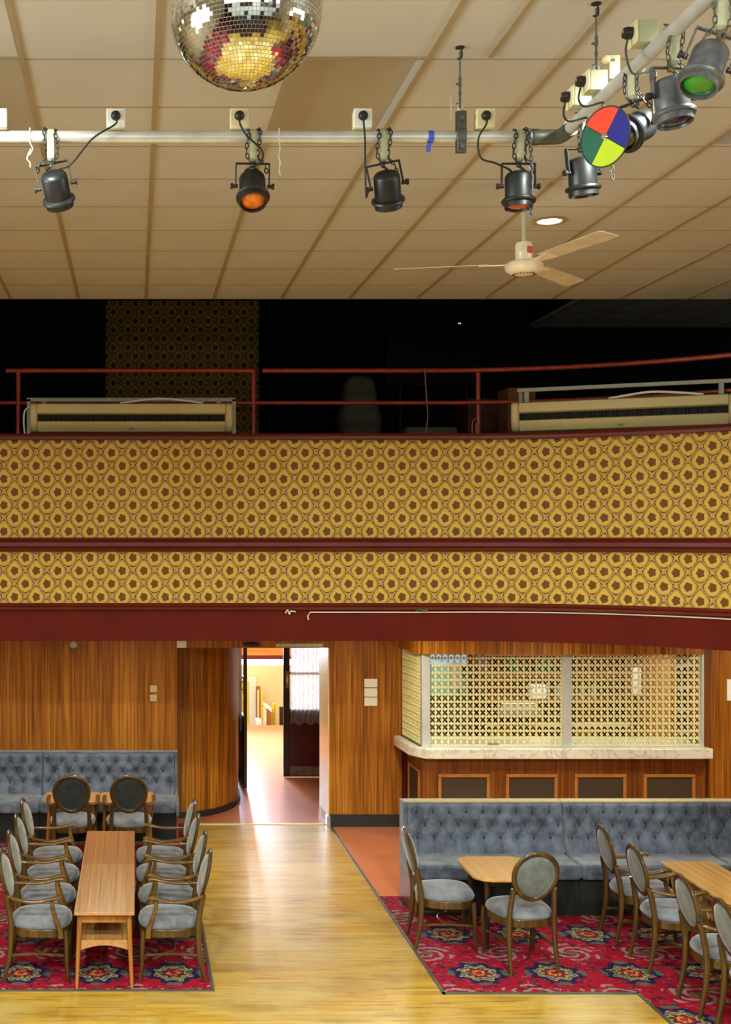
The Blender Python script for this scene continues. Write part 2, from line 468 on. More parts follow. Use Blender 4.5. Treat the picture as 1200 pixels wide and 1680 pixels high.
struct('trim_1', mb, 'greysteel', 'metal edging around the left carpet', 'trim')
mb = MB(); mb.bx(2.31, 2.33, 9.12, 14.54, 0, .012); mb.bx(2.31, 3.79, 9.12, 9.14, 0, .012); mb.bx(3.77, 3.79, 3.0, 9.14, 0, .012)
struct('trim_2', mb, 'greysteel', 'metal edging around the right carpet', 'trim')
struct('trim_3', MB().bx(.6, 2.31, 14.51, 14.56, 0, .008), 'cream', 'pale threshold strip at the end of the dance floor', 'trim')

# outer walls
W = M
struct('wall_left', MB().bx(HX0-.2, HX0, HY0, 17.3, 0, 6.7), 'soffit')
struct('wall_right', MB().bx(HX1, HX1+.2, HY0, 17.3, 0, 6.7), 'soffit')
struct('wall_front', MB().bx(HX0-.2, HX1+.2, HY0-.2, HY0, 0, 6.7), 'maroon')

# ceiling: tile sheet with coffers cut out, tee grid below it
cof = [(-1.103,-.503), (.697,1.297), (3.097,3.697), (-3.5,-2.9)]
CY0, CY1 = 5.35, 6.55
mb = MB()
def slab(x0, x1, y0, y1): mb.bx(x0, x1, y0, y1, CEIL, CEIL+.06)
slab(HX0, HX1, HY0, CY0); slab(HX0, HX1, CY1, 10.78)
xs = [HX0]+[v for c in sorted(cof) for v in c]+[HX1]
for i in range(0, len(xs), 2): slab(xs[i], xs[i+1], CY0, CY1)
struct('ceiling', mb, 'ceilpaint', 'suspended ceiling of off white tiles', 'ceiling', smooth=0)
mb = MB()
for a, b in cof:
    mb.bx(a-.01, b+.01, CY0-.01, CY1+.01, CEIL+.061, CEIL+.08)
    mb.bx(a+.001, a+.012, CY0+.001, CY1-.001, CEIL+.001, CEIL+.062); mb.bx(b-.012, b-.001, CY0+.001, CY1-.001, CEIL+.001, CEIL+.062)
    mb.bx(a+.012, b-.012, CY0+.001, CY0+.012, CEIL+.001, CEIL+.062); mb.bx(a+.012, b-.012, CY1-.012, CY1-.001, CEIL+.001, CEIL+.062)
struct('ceiling_coffers', mb, 'coffer', 'recessed brown panels in the tiled ceiling', 'ceiling', smooth=0)
mb = MB()
for k in range(-11, 15):
    x = GX0+.6*k
    if HX0 < x < HX1: mb.bx(x-.014, x+.014, HY0, 10.78, CEIL-.006, CEIL+.001)
mb.bx(1.565-.012, 1.565+.012, HY0, 5.35, CEIL-.006, CEIL+.001)
for k in range(0, 26):
    y = 10.78-.6*k
    segs = [HX0, HX1]
    if abs(y-5.98) < .1: segs = xs
    if abs(y-5.98) < .1:
        for i in range(0, len(xs), 2): mb.bx(xs[i], xs[i+1], y-.005, y+.005, CEIL-.003, CEIL+.001)
    elif y > HY0: mb.bx(HX0, HX1, y-.005, y+.005, CEIL-.003, CEIL+.001)
struct('ceiling_grid', mb, 'ceilgrid', 'beige tee grid holding the ceiling tiles', 'ceiling', smooth=0)
mb = MB().bx(5.2, HX1, 11.5, 16.0, 6.2, 6.25)
struct('ceiling_gallery_side', mb, 'ceilpaint', 'dim tiled ceiling over the right end of the gallery', 'ceiling', smooth=0)
mb = MB()
for k in range(9): mb.bx(5.2+.6*k-.014, 5.2+.6*k+.014, 11.5, 16.0, 6.19, 6.2)
for k in range(8): mb.bx(5.2, HX1, 11.6+.6*k-.006, 11.6+.6*k+.006, 6.195, 6.2)
struct('ceiling_gallery_grid', mb, 'ceilgrid', 'grid of the dim gallery ceiling', 'ceiling', smooth=0)
# gallery shell
GF = 3.55
struct('ceiling_gallery', MB().bx(HX0, HX1, 10.6, 16.2, 6.55, 6.65), 'dark', 'shade painted ceiling over the gallery', 'ceiling')
struct('ceiling_plenum', MB().bx(HX0, HX1, 10.62, 10.70, CEIL+.07, 6.55), 'dark', 'shade painted upstand behind the ceiling edge', 'ceiling')
mb = MB()
def papersheet(x0, x1, y, z0, z1):
    mb.add([(x0,y,z0),(x1,y,z0),(x1,y,z1),(x0,y,z1),(x0,y+.05,z0),(x1,y+.05,z0),(x1,y+.05,z1),(x0,y+.05,z1)],
           [(0,1,2,3),(5,4,7,6),(4,0,3,7),(1,5,6,2),(3,2,6,7),(4,5,1,0)], [(x0,z0),(x1,z0),(x1,z1),(x0,z1)]*2)
papersheet(-.39, 1.63, 16.0, GF, 6.55)
struct('wall_gallery_paper', mb, 'paper', 'wallpapered strip of wall at the back of the dark gallery', 'wall')
struct('wall_gallery', MB().bx(HX0, HX1, 16.06, 16.2, GF, 6.55), 'dark', 'shade painted back wall of the gallery', 'wall')

# balcony front, swept along a plan path that curves round on the right
path = [(-6.5,10.8)] + [(x*.5-6.0,10.8) for x in range(0,18)]
cx, cy, R = 2.7, 7.9, 2.9
plan = [((x,10.8),(0,-1)) for x,_ in path if x < 2.69]
arc0 = 2.7
for i in range(0, 33):
    a = PI/2-(PI/2)*i/32
    plan.append(((cx+R*math.cos(a), cy+R*math.sin(a)), (-math.cos(a), -math.sin(a))))
for y in (7,6,5,4,3,2): plan.append(((cx+R, y), (-1,0)))
def sweep(prof, closed=True, uvs=False, m=None):
    m = m or MB(); n = len(prof); vs, fs, uv = [], [], []; L = 0; prev = None
    for (p, nn) in plan:
        if prev: L += math.hypot(p[0]-prev[0], p[1]-prev[1])
        prev = p
        for (o, z) in prof:
            vs.append((p[0]+nn[0]*o, p[1]+nn[1]*o, z)); uv.append((L-6.5+.02, z))
    for i in range(len(plan)-1):
        for k in range(n):
            l = (k+1) % n; fs.append((i*n+k, (i+1)*n+k, (i+1)*n+l, i*n+l))
    fs.append(tuple(range(n))); fs.append(tuple((len(plan)-1)*n+k for k in range(n))[::-1])
    return m.add(vs, fs, uv if uvs else None)
zz = lambda py: EYE-(py-882)/F*10.8
struct('wall_balcony_upper', sweep([(0,zz(884)),(0,zz(720)),(-.12,zz(720)),(-.12,zz(884))], uvs=True), 'paper', 'upper band of gold patterned wallpaper on the balcony front', 'wall')
struct('wall_balcony_lower', sweep([(.0,zz(992)),(.0,zz(903)),(-.12,zz(903)),(-.12,zz(992))], uvs=True), 'paper', 'lower band of gold patterned wallpaper on the balcony front', 'wall')
z = zz
struct('trim_4', sweep([(.045,z(722)),(.05,z(719)),(.045,z(716)),(.06,z(714)),(.05,z(712)),(-.5,z(712)),(-.5,z(722))]), 'maroon', 'maroon ledge moulding along the balcony top', 'trim')
struct('trim_5', sweep([(.02,z(905)),(.045,z(903)),(.03,z(899)),(.05,z(896)),(.05,z(890)),(.03,z(887)),(.045,z(884)),(.02,z(882)),(-.05,z(882)),(-.05,z(905))]), 'maroon', 'maroon moulding between the two wallpaper bands', 'trim')
struct('trim_6', sweep([(.02,z(1001)),(.05,z(1000)),(.035,z(996)),(.05,z(993)),(.02,z(989)),(-.05,z(989)),(-.05,z(1001))]), 'maroon', 'maroon moulding above the red fascia', 'trim')
struct('balcony_fascia', sweep([(.015,z(1051.5)),(.015,z(1000)),(-.15,z(1000)),(-.15,z(1051.5))]), 'fascia', 'plain red painted fascia beam under the balcony', 'beam')
# balcony slab: soffit below, gallery floor above
outer = [p for p,_ in plan]
poly = [(p[0]+n[0]*-.13, p[1]+n[1]*-.13) for p,n in plan]+[(HX1,2.0),(HX1,16.2),(HX0,16.2)]
SOF = 2.52
struct('ceiling_soffit', MB().prism(poly, SOF, SOF+.1), 'soffit', 'soffit under the balcony', 'ceiling', smooth=0)
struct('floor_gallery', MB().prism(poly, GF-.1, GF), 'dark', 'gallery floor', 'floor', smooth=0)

# wood panelled back wall
struct('wall_panel_left', MB().bx(HX0, .49, 14.3, 14.42, 0, SOF), 'panel', 'striped wood panelling behind the left bench', 'wall')
struct('wall_panel_right', MB().bx(2.30, 3.16, 14.4, 15.03, 0, SOF), 'panel', 'striped wood panelling between doorway and bar', 'wall')
struct('wall_header', MB().bx(.49, 2.30, 14.32, 14.46, EYE-180/F*14.4, SOF), 'panel', 'wood header above the doorway', 'wall')
mb = MB(); pts = []
for i in range(25):
    a = -PI/2+PI/2*i/24; pts.append((.49+.87*math.cos(a), 16.1+1.25*math.sin(a)))
pts.append((1.36, 17.3))
inn = [(.49+.80*math.cos(-PI/2+PI/2*i/24), 16.1+1.18*math.sin(-PI/2+PI/2*i/24)) for i in range(25)]+[(1.29,17.3)]
struct('wall_curved', MB().prism(pts+inn[::-1], .07, SOF), 'panel', 'curved wood panelled wall left of the doorway', 'wall')
pts2 = [(p[0]+.006*0, p[1]) for p in pts]
struct('baseboard_curved', MB().prism([(.49+.895*math.cos(-PI/2+PI/2*i/24), 16.1+1.275*math.sin(-PI/2+PI/2*i/24)) for i in range(25)]+[(1.385,17.3)]+inn[::-1], 0, .075), 'skirting', 'dark plinth under the curved wall', 'baseboard')
struct('baseboard_right', MB().bx(2.30, 3.16, 14.385, 14.4, 0, .15), 'skirting', 'dark skirting right of the doorway', 'baseboard')
struct('trim_7', MB().bx(2.285, 2.30, 14.39, 15.03, .13, EYE-180/F*14.4), 'jambcream', 'cream painted door jamb', 'trim')
struct('trim_8', MB().bx(2.27, 2.31, 14.37, 14.5, 0, .13), 'stainless', 'metal foot of the door jamb', 'trim')
struct('trim_12', MB().bx(2.335, 2.40, 15.03, 15.4, 0, EYE-180/F*14.4), 'doorred', 'dark red inner jamb of the doorway', 'trim')
# vestibule shell
struct('wall_vestibule_right', MB().bx(3.16, 3.26, 14.46, 17.3, 0, SOF), 'doorred', 'dark red side wall of the vestibule', 'wall')
mb = MB(); mb.bx(.3, 1.44, 17.3, 17.46, 0, SOF); mb.bx(2.88, 4.3, 17.3, 17.46, 0, SOF); mb.bx(1.44, 2.88, 17.3, 17.46, 2.12, SOF)
struct('wall_lobby', mb, 'doorred', 'wall holding the lobby double doors', 'wall')
struct('trim_9', MB().bx(1.395, 1.44, 17.26, 17.5, 0, 2.12), 'jambcream', 'cream frame left of the lobby doors', 'trim')
# lobby
struct('wall_lobby_left', MB().bx(.2, .3, 17.46, 25, -1.6, 2.9), 'foyercream', 'cream left wall of the lobby', 'wall')
struct('wall_lobby_right', MB().bx(4.2, 4.3, 17.46, 25, -1.6, 2.9), 'foyercream', 'cream right wall of the lobby', 'wall')
struct('wall_lobby_far', MB().bx(.2, 4.3, 24.4, 24.5, -1.6, 2.9), 'foyercream', 'cream far wall of the lobby stairwell', 'wall')
struct('ceiling_lobby', MB().bx(.2, 4.3, 17.3, 25, 2.8, 2.9), 'soffit', 'lobby ceiling', 'ceiling')
struct('wall_lobby_bulkhead', MB().bx(.3, 4.2, 22.6, 22.75, 1.22, 2.8), 'orange', 'orange boarded bulkhead over the lobby stairs', 'wall')
struct('trim_10', MB().bx(.3, 4.2, 22.56, 22.6, 1.17, 1.24), 'maroon', 'dark edge under the boarded bulkhead', 'trim')

# lobby double doors
def leaf_parts(t, w):
    # local: hinge at x=0, leaf along +x, room side is -y
    m = MB(); m.bx(0,.09,-.02,.02,.012,2.1); m.bx(w-.09,w,-.02,.02,.012,2.1); m.bx(.09,w-.09,-.02,.02,2.0,2.1); m.bx(.09,w-.09,-.02,.02,.82,.98)
    m.obj('door_frame', 'doordark', t, bevel=.003)
    MB().bx(.09,w-.09,-.015,.015,.012,.82).obj('lower_panel', 'doorred', t)
    MB().bx(.09,w-.09,-.004,.004,.98,2.0).obj('pane', 'pane', t)
    MB().bx(.09,w-.09,-.012,.012,1.48,1.51).obj('glazing_bar', 'doordark', t)
    MB().bx(.1,w-.09,-.022,-.017,.03,.16).obj('kick_plate', 'kick', t)
    m = MB(); m.bx(w-.075,w-.03,-.026,-.02,1.28,1.52)
    hp = m.obj('handle_plate', 'brass', t)
    MB().tube(cr([(w-.052,-.025,1.46),(w-.052,-.06,1.44),(w-.052,-.06,1.36),(w-.052,-.025,1.34)],5), .008).obj('door_handle', 'brass', hp)
    # curtain with gathers
    m = MB(); nx, nz = 80, 12; vs, fs = [], []
    for j in range(nz+1):
        for i in range(nx+1):
            u = i/nx; zt = 2.02; zb = .77+.018*math.sin(u*PI*7)
            amp = .010+.006*j/nz
            vs.append((.1+u*(w-.2), -.045+amp*math.sin(u*2*PI*9+.6*math.sin(u*17)), zb+(zt-zb)*(1-j/nz)))
    for j in range(nz):
        for i in range(nx):
            a = j*(nx+1)+i; fs.append((a, a+nx+1, a+nx+2, a+1))
    m.add(vs, fs).obj('lace_curtain', 'lace', t, smooth=80)
    MB().cyl((.08,-.04,2.02),(w-.08,-.04,2.02),.006,n=8).obj('curtain_rod', 'brass', t)
t = thing('lobby_door', 'closed maroon door leaf with glazed top and white lace curtain', 'door', (2.88,17.38,0), PI)
# mirrored so that the room side stays towards the hall
for ch in (): pass
leaf_parts(t, .76)
for c in t.children:
    if c.name.startswith(('lace','curtain_rod','kick','handle')): c.scale.y = -1
t['kind'] = 'thing'
t = thing('lobby_door', 'open door leaf seen edge on beside the curved wall', 'door', (1.47,17.30,0), math.radians(-87))
leaf_parts(t, .72)

# lobby objects
tag(MB().bx(1.0,3.0,22.68+.3,23.1,1.02,1.12).obj('strip_light', 'tubeglow'), 'glowing white strip light below the orange bulkhead in the lobby', 'light')
def bxpx(x0,x1,y0,y1,Y,d):   # upright box from its outline in the photograph, real depth d
    a, b = at(x0,y0,Y), at(x1,y1,Y); return MB().bx(a.x,b.x,Y,Y+d,b.z,a.z)
t = thing('hall_door', 'yellow door in a white frame at the far left of the lobby', 'door', at(410,1190,24.2))
def chpx(n, mat, t, *a):
    o = bxpx(*a).obj(n, mat, bevel=.003); o.parent = t; o.matrix_parent_inverse = Matrix.Translation(-t.location); return o
m = MB(); a, b = at(404,1112,24.2), at(422,1216,24.2)
m.bx(a.x-.5,a.x-.02,24.3,24.38,b.z,a.z-.1); chp = m.obj('door_panel', 'yellow'); chp.parent = t; chp.matrix_parent_inverse = Matrix.Translation(-t.location)
chpx('door_panel', 'yellow', t, 404,408.5,1119,1216,24.25,.05); chpx('door_frame', 'whiteplastic', t, 409,420,1112,1216,24.2,.1)
t = thing('glazed_door', 'brown framed narrow glazed door by the yellow post in the lobby', 'door', at(424,1190,24.1))
chpx('door_frame', 'tableleg', t, 420.5,427.5,1126,1220,24.1,.08); chpx('pane', 'foyercream', t, 422.5,425.5,1132,1205,24.08,.02)
tag(bxpx(428.5,433,1136,1222,24.0,.1).obj('newel_post', 'yellow', bevel=.01), 'tall yellow post in the lobby right of the glazed door', 'post')
tag(bxpx(448,453,1154,1222,23.6,.1).obj('newel_post', 'yellow', bevel=.01), 'shorter yellow post right of the white topped desk in lobby', 'post')
t = thing('reception_desk', 'small white desk with brown side and sloping top in the lobby', 'desk', at(441,1190,23.4))
chpx('desk_panel', 'tableleg', t, 438,446,1166,1222,23.4,.35)
a, b = at(434.5,1155,23.4), at(446,1167,23.4); m = MB()
m.add([(a.x,23.38,a.z),(b.x,23.38,b.z+.05),(b.x,23.38,b.z-.02),(a.x,23.38,a.z-.06),(a.x,23.8,a.z),(b.x,23.8,b.z+.05),(b.x,23.8,b.z-.02),(a.x,23.8,a.z-.06)],
      [(0,3,2,1),(4,5,6,7),(0,1,5,4),(3,7,6,2),(0,4,7,3),(1,2,6,5)])
o = m.obj('desk_top', 'whiteplastic'); o.parent = t; o.matrix_parent_inverse = Matrix.Translation(-t.location)
chpx('desk_edge', 'whiteplastic', t, 434.5,437.5,1164,1222,23.4,.35)
tag(bxpx(421,430,1181,1222,23.0,.3).obj('white_bin', 'whiteplastic', bevel=.03), 'low white bin in front of the glazed lobby door', 'bin')
tag(bxpx(459,465,1160,1222,23.5,.06).obj('leaning_board', 'darkleg'), 'dark board leaning beside the closed lobby door', 'board')

# ------------------------------------------------------------------ bar
BX0, BX1, BY = 3.225, 6.40, 13.62
base = MB(); base.bx(BX0, BX1, BY, BY+.12, 0, .97); base.bx(BX0, BX0+.1, BY+.12, 14.4, 0, .97)
tb = thing('bar_counter', 'wood panelled bar counter with white marble top behind right bench', 'bar counter', (BX0,BY,0))
def addto(t, m, n, mat, **kw):
    o = m.obj(n, mat, **kw); o.parent = t; o.matrix_parent_inverse = Matrix.Translation(-Vector(t.location)); return o
addto(tb, base, 'counter_front', 'panel_dark', bevel=.004)
SZ = EYE-346/F*13.5
top = MB().prism([(3.25,13.48),(6.42,13.48),(6.42,14.3),(3.1,14.4),(3.06,14.38),(3.09,13.72),(3.20,13.52)], SZ-.117, SZ)
addto(tb, top, 'counter_top', 'marble', bevel=.012, seg=3)
for px in (719, 830, 943, 1056):
    a = (px-222)/F*BY; w = .578; zt = EYE-388/F*BY; m = MB()
    for (x0,x1,z0,z1) in ((a,a+w,zt-.035,zt),(a,a+w,.2,.235),(a,a+.035,.235,zt-.035),(a+w-.035,a+w,.235,zt-.035)):
        m.bx(x0,x1,BY-.022,BY+.005,z0,z1)
    p = addto(tb, MB().bx(a+.03,a+w-.03,BY-.006,BY+.004,.22,zt-.02), 'front_panel', 'hessian')
    o = m.obj('panel_bead', 'bead', bevel=.006); o.parent = p
    o.matrix_parent_inverse = Matrix.Identity(4)
m = MB()
for (y0,y1,z0,z1) in ((13.75,14.28,.77,.80),(13.75,14.28,.2,.23),(13.75,13.78,.23,.77),(14.25,14.28,.23,.77)): m.bx(BX0-.02,BX0+.004,y0,y1,z0,z1)
p = addto(tb, MB().bx(BX0-.006,BX0+.004,13.76,14.27,.21,.79), 'front_panel', 'hessian')
o = m.obj('panel_bead', 'bead', bevel=.005); o.parent = p

# grille screens
def grille(cw, ch, nx, nz):
    m = MB(); vs, fs = [], []; K = 16; rim = []
    for k in range(K):
        a = PI/4+2*PI*k/K; c, s_ = math.cos(a), math.sin(a); q = .5/max(abs(c), abs(s_))
        r = .40+.20*math.cos(4*(a-PI/4)); rim.append(((c*q, s_*q), (c*r, s_*r)))
    for i in range(nx):
        for j in range(nz):
            o = len(vs)
            for (p, q) in rim: vs.append(((i+.5+p[0])*cw, 0, (j+.5+p[1])*ch))
            for (p, q) in rim: vs.append(((i+.5+q[0])*cw, 0, (j+.5+q[1])*ch))
            for k in range(K):
                l = (k+1) % K; fs.append((o+k, o+l, o+K+l, o+K+k))
    n = len(vs); d = .014
    allv = vs+[(x, y+d, z_) for x,y,z_ in vs]
    allf = fs+[tuple(n+i for i in f[::-1]) for f in fs]
    for c0 in range(0, n, 2*K):
        for k in range(K):
            l = (k+1) % K; a, b = c0+K+k, c0+K+l; allf.append((a, b, n+b, n+a))
    return m.add(allv, allf)
GY = 13.62
ZB, ZT = EYE-341/F*GY, EYE-186/F*GY
X = lambda px: (px-222)/F*GY
CW, CH = .0706, .0795
tg = thing('bar_grille', 'pale yellow openwork bar screen in aluminium frame above the counter', 'screen', (X(692), GY, SZ))
nz = 13
for (x0, x1) in ((705,922),(937,1150)):
    n = round((X(x1)-X(x0))/CW); o = grille((X(x1)-X(x0))/n, (ZT-ZB)/nz, n, nz).obj('openwork_panel', 'grille', smooth=0)
    o.parent = tg; o.matrix_parent_inverse = Matrix.Translation(-tg.location); o.location = (X(x0), GY, ZB)
def addg(m, n, mat): return addto(tg, m, n, mat, bevel=.003)
addg(MB().bx(X(692),X(705),GY-.03,GY+.05,SZ,ZT+.05), 'corner_post', 'alu')
addg(MB().bx(X(922),X(937),GY-.03,GY+.05,SZ,ZT+.05), 'centre_post', 'alu')
addg(MB().bx(X(1150),X(1154),GY-.03,GY+.05,SZ,ZT+.05), 'end_post', 'alu')
m = MB(); m.bx(X(705),X(922),GY-.02,GY+.04,SZ,ZB); m.bx(X(937),X(1150),GY-.02,GY+.04,SZ,ZB)
addg(m, 'bottom_track', 'alu')
addg(MB().bx(X(800),X(818),GY-.026,GY-.018,SZ+.028,SZ+.04), 'latch', 'greysteel')
addg(MB().bx(X(692),X(1154),GY-.03,GY+.05,ZT,ZT+.03), 'top_track', 'alu')
# side screen
o = grille(.0706,(ZT-ZB)/nz,10,nz).obj('openwork_panel', 'grille', smooth=0)
o.parent = tg; o.matrix_parent_inverse = Matrix.Translation(-tg.location); o.location = (3.165, 14.39, ZB); o.rotation_euler = (0,0,math.radians(-86))
m = MB(); m.box(((3.165+3.215)/2, 14.02, SZ+(ZB-SZ)/2), (.05,.74,ZB-SZ), Matrix.Rotation(math.radians(4),3,'Z'))
addg(m, 'side_track', 'greysteel')
# pelmet
m = MB(); pz = EYE-192/F*13.45
out = [(3.12,14.4),(3.13,13.75),(3.17,13.58),(3.26,13.48),(3.4,13.45),(6.3,13.45),(6.3,13.56),(3.42,13.56),(3.30,13.6),(3.25,13.7),(3.24,14.4)]
struct('wall_bar_pelmet', m.prism(out, pz, SOF), 'panel', 'wood pelmet over the bar screen', 'wall')
struct('wall_bar_right', MB().bx(6.44, HX1, 13.62, 13.75, 0, SOF), 'panel', 'wood panelling right of the bar', 'wall')
struct('trim_11', MB().bx(6.36, 6.46, 13.6, 13.9, SZ, SOF), 'panel_dark', 'dark wood post at the right end of the bar screen', 'trim')
# bar interior
struct('wall_bar_back', MB().bx(3.27, 8.0, 16.9, 17.0, 0, SOF), 'barwood', 'brown back wall of the bar', 'wall')
struct('wall_bar_end', MB().bx(7.6, 7.7, 13.75, 16.9, 0, SOF), 'bead', 'wooden end wall of the bar', 'wall')
YB = 16.0
t = thing('back_bar_cabinet', 'long back bar cabinet of cream edged shelves behind the grille', 'cabinet', (4.4,YB,0))
m = MB(); m.bx(.22,2.1,.35,.42,0,2.2)
m.obj('back_panel', 'barwood', t)
for zc in (.5,.78,.97,1.3,1.62,1.9):
    MB().bx(.22,2.1,-.05,.36,zc-.025,zc).obj('shelf', 'shelfcream' if zc < 1 else 'barwood', t, bevel=.003)
for xx in (.2,2.1): MB().bx(xx,xx+.02,-.05,.42,0,2.2).obj('side_panel', 'barwood', t)
t = thing('bar_fridge', 'dark low bottle fridge at the left end behind the bar screen', 'fridge', (3.80,16.25,0))
MB().bx(0,.78,.03,.4,0,1.27).obj('cabinet_body', 'black', t, bevel=.01)
for k in (0,1):
    d = MB().bx(.02+.37*k,.36+.37*k,0,.03,.06,1.2).obj('door', 'blackgrey', t, bevel=.004)
    MB().bx(.3+.1*k-.002,.325+.1*k,-.03,0,.4,.7).obj('handle', 'alu', d)
tag(bxpx(700,752,1092,1142,16.7,.05).obj('notice_board', 'tealglow'), 'pale teal board with added glow on wall behind the left of the bar', 'board')
tag(bxpx(698,766,1060,1092,16.72,.05).obj('hatch_window', 'hatch'), 'pale blue lit hatch at the top left behind the bar screen', 'window')
tag(bxpx(740,757,1088,1130,16.6,.02).obj('notice_sheet', 'signwhite'), 'white notice sheet on the teal board behind the bar', 'notice')
tag(bxpx(757,766,1110,1138,16.62,.02).obj('notice_sheet', 'bluepanel'), 'small blue notice beside the white sheet behind the bar', 'notice')
m = bxpx(873,898,1124,1148,15.85,.2)
tag(m.obj('till', 'icewhite', bevel=.02), 'white till on the back bar near the centre post', 'till')
t = thing('glass_washer', 'stainless glass washer with open tray on the back bar', 'washer', at(846,1172,15.9))
MB().bx(-.25,.3,-.15,.2,0,.1).obj('tray', 'stainless', t, bevel=.01)
MB().bx(-.22,.27,-.1,.2,.1,.16).obj('lid', 'stainless', t, bevel=.01)
# mirrored shelf corner on the right
t = thing('display_shelf', 'yellow wood corner unit of white shelves right behind the bar screen', 'shelf', (6.75,15.2,0))
MB().bx(-.08,.0,-.02,1.2,0,2.4).obj('side_panel', 'bead', t)
for zc in (.62,1.0,1.28,1.56,1.84):
    MB().box((.28,.5,zc),(.55,1.0,.03),Matrix.Rotation(-.12,3,'Y')).obj('shelf', 'icewhite', t)
MB().bx(0,.02,0,1.2,0,2.4).obj('mirror_back', 'chrome', t)
tag(bxpx(1039,1052,1096,1140,15.6,.04).obj('window_slot', 'icewhite'), 'tall white panel beside the corner shelves behind the bar', 'panel')
bp = {}
def bottle(col, h):
    if (col, h) not in bp:
        r = .036
        m = MB().lathe([(r*.9,0),(r,.01),(r,h*.55),(r*.8,h*.66),(.013,h*.76),(.013,h*.97),(.015,h*.97),(.015,h)], 14)
        o = m.obj('bottle', 'bottle_'+col); bp[(col,h)] = o; first = True
        return o
    o = bp[(col,h)].copy(); C.objects.link(o); return o
rows = [(1.62,'green','green bottle on the upper back bar shelf behind the grille',[4.95,5.03,5.34,5.42,5.5],.3),
        (1.90,'clear','clear bottle on the top back bar shelf behind the grille',[4.15,4.3,4.46,4.62,5.66,5.8,5.95,6.1,6.24],.26),
        (1.30,'clear','clear spirit bottle on the middle back bar shelf behind the grille',[5.3,5.45,5.62,5.78,5.93,6.08],.28),
        (1.62,'brown','brown bottle on the upper back bar shelf behind the grille',[4.2,4.34,4.48,4.64,5.7,5.85,6.0,6.2],.26),
        (.97,'brown','small brown bottle on the lower back bar shelf behind the grille',[4.2,4.32,4.44,4.56,4.68,5.0,5.12,5.24,5.5,5.62,5.74,5.86,6.2],.2),
        (.78,'yellow','yellow juice bottle on the low back bar shelf behind the grille',[4.72,4.8,4.88,4.96,5.86,5.94,6.02,6.1],.16)]
for zc, col, lab, xs_, h in rows:
    for x_ in [v+.47 if v < 4.62 else v for v in xs_]:
        o = bottle(col, h); o.location = (x_, YB+.1, zc); tag(o, lab, 'bottle', col+' bottles on the back bar')

# ------------------------------------------------------------------ benches
def tuft(w, rows_z, pitch, x_off, z0, z1):
    """Buttoned upholstery sheet, local x 0..w, front towards -y; returns MB and button spots."""
    btn = []
    for r, zb in enumerate(rows_z):
        k = 0
        while True:
            x = x_off+(pitch/2 if r % 2 else 0)+k*pitch
            if x > w-.02: break
            if x > .02: btn.append((x, zb))
            k += 1
    segs = []
    for r in range(len(rows_z)-1):
        for (x, zb) in btn:
            if zb == rows_z[r]:
                for dx in (-pitch/2, pitch/2): segs.append(((x,zb),(x+dx,rows_z[r+1])))
    for (x, zb) in btn:
        if zb == rows_z[0]: segs.append(((x,zb),(x,z1)))
        if zb == rows_z[-1]: segs.append(((x,zb),(x,z0)))
    nx, nz = int(w/.011), int((z1-z0)/.011); vs, fs = [], []
    lean = .10
    def depth(x, z):
        d = min(math.hypot(x-b[0], z-b[1]) for b in btn)
        h = .05*(1-math.exp(-(d/.05)**2))
        for (p, q) in segs:
            if abs((p[0]+q[0])/2-x) > .11: continue
            vx, vz = q[0]-p[0], q[1]-p[1]; L2 = vx*vx+vz*vz
            t = max(0, min(1, ((x-p[0])*vx+(z-p[1])*vz)/L2)); dd = math.hypot(x-p[0]-vx*t, z-p[1]-vz*t)
            h -= .021*math.exp(-(dd/.0085)**2)
        e = min(1, (x+.004)/.03, (w-x+.004)/.03, (z1-z+.004)/.03); h *= max(0, e)**.5
        h += .003*math.sin(x*61+z*47)*math.sin(z*83-x*29)
        return h
    for j in range(nz+1):
        for i in range(nx+1):
            x, z = w*i/nx, z0+(z1-z0)*j/nz
            vs.append((x, lean*(z-z0)/(z1-z0)-.02-depth(x, z), z))
    n = len(vs)
    for j in range(nz):
        for i in range(nx):
            a = j*(nx+1)+i; fs.append((a, a+1, a+nx+2, a+nx+1))
    # closed back
    vs += [(0,.02,z0),(w,.02,z0),(w,lean+.02,z1),(0,lean+.02,z1)]
    rim = [i for i in range(nx+1)]
    fs.append(tuple(range(nx, -1, -1))+(n, n+1)); fs.append(tuple(nz*(nx+1)+i for i in range(nx+1))+(n+2, n+3))
    fs.append(tuple(j*(nx+1) for j in range(nz+1))+(n+3, n)); fs.append(tuple(j*(nx+1)+nx for j in range(nz, -1, -1))+(n+1, n+2))
    fs.append((n, n+3, n+2, n+1))
    return MB().add(vs, fs), [(x, lean*(z-z0)/(z1-z0)-.022, z) for x, z in btn]
bmesh_btn = None
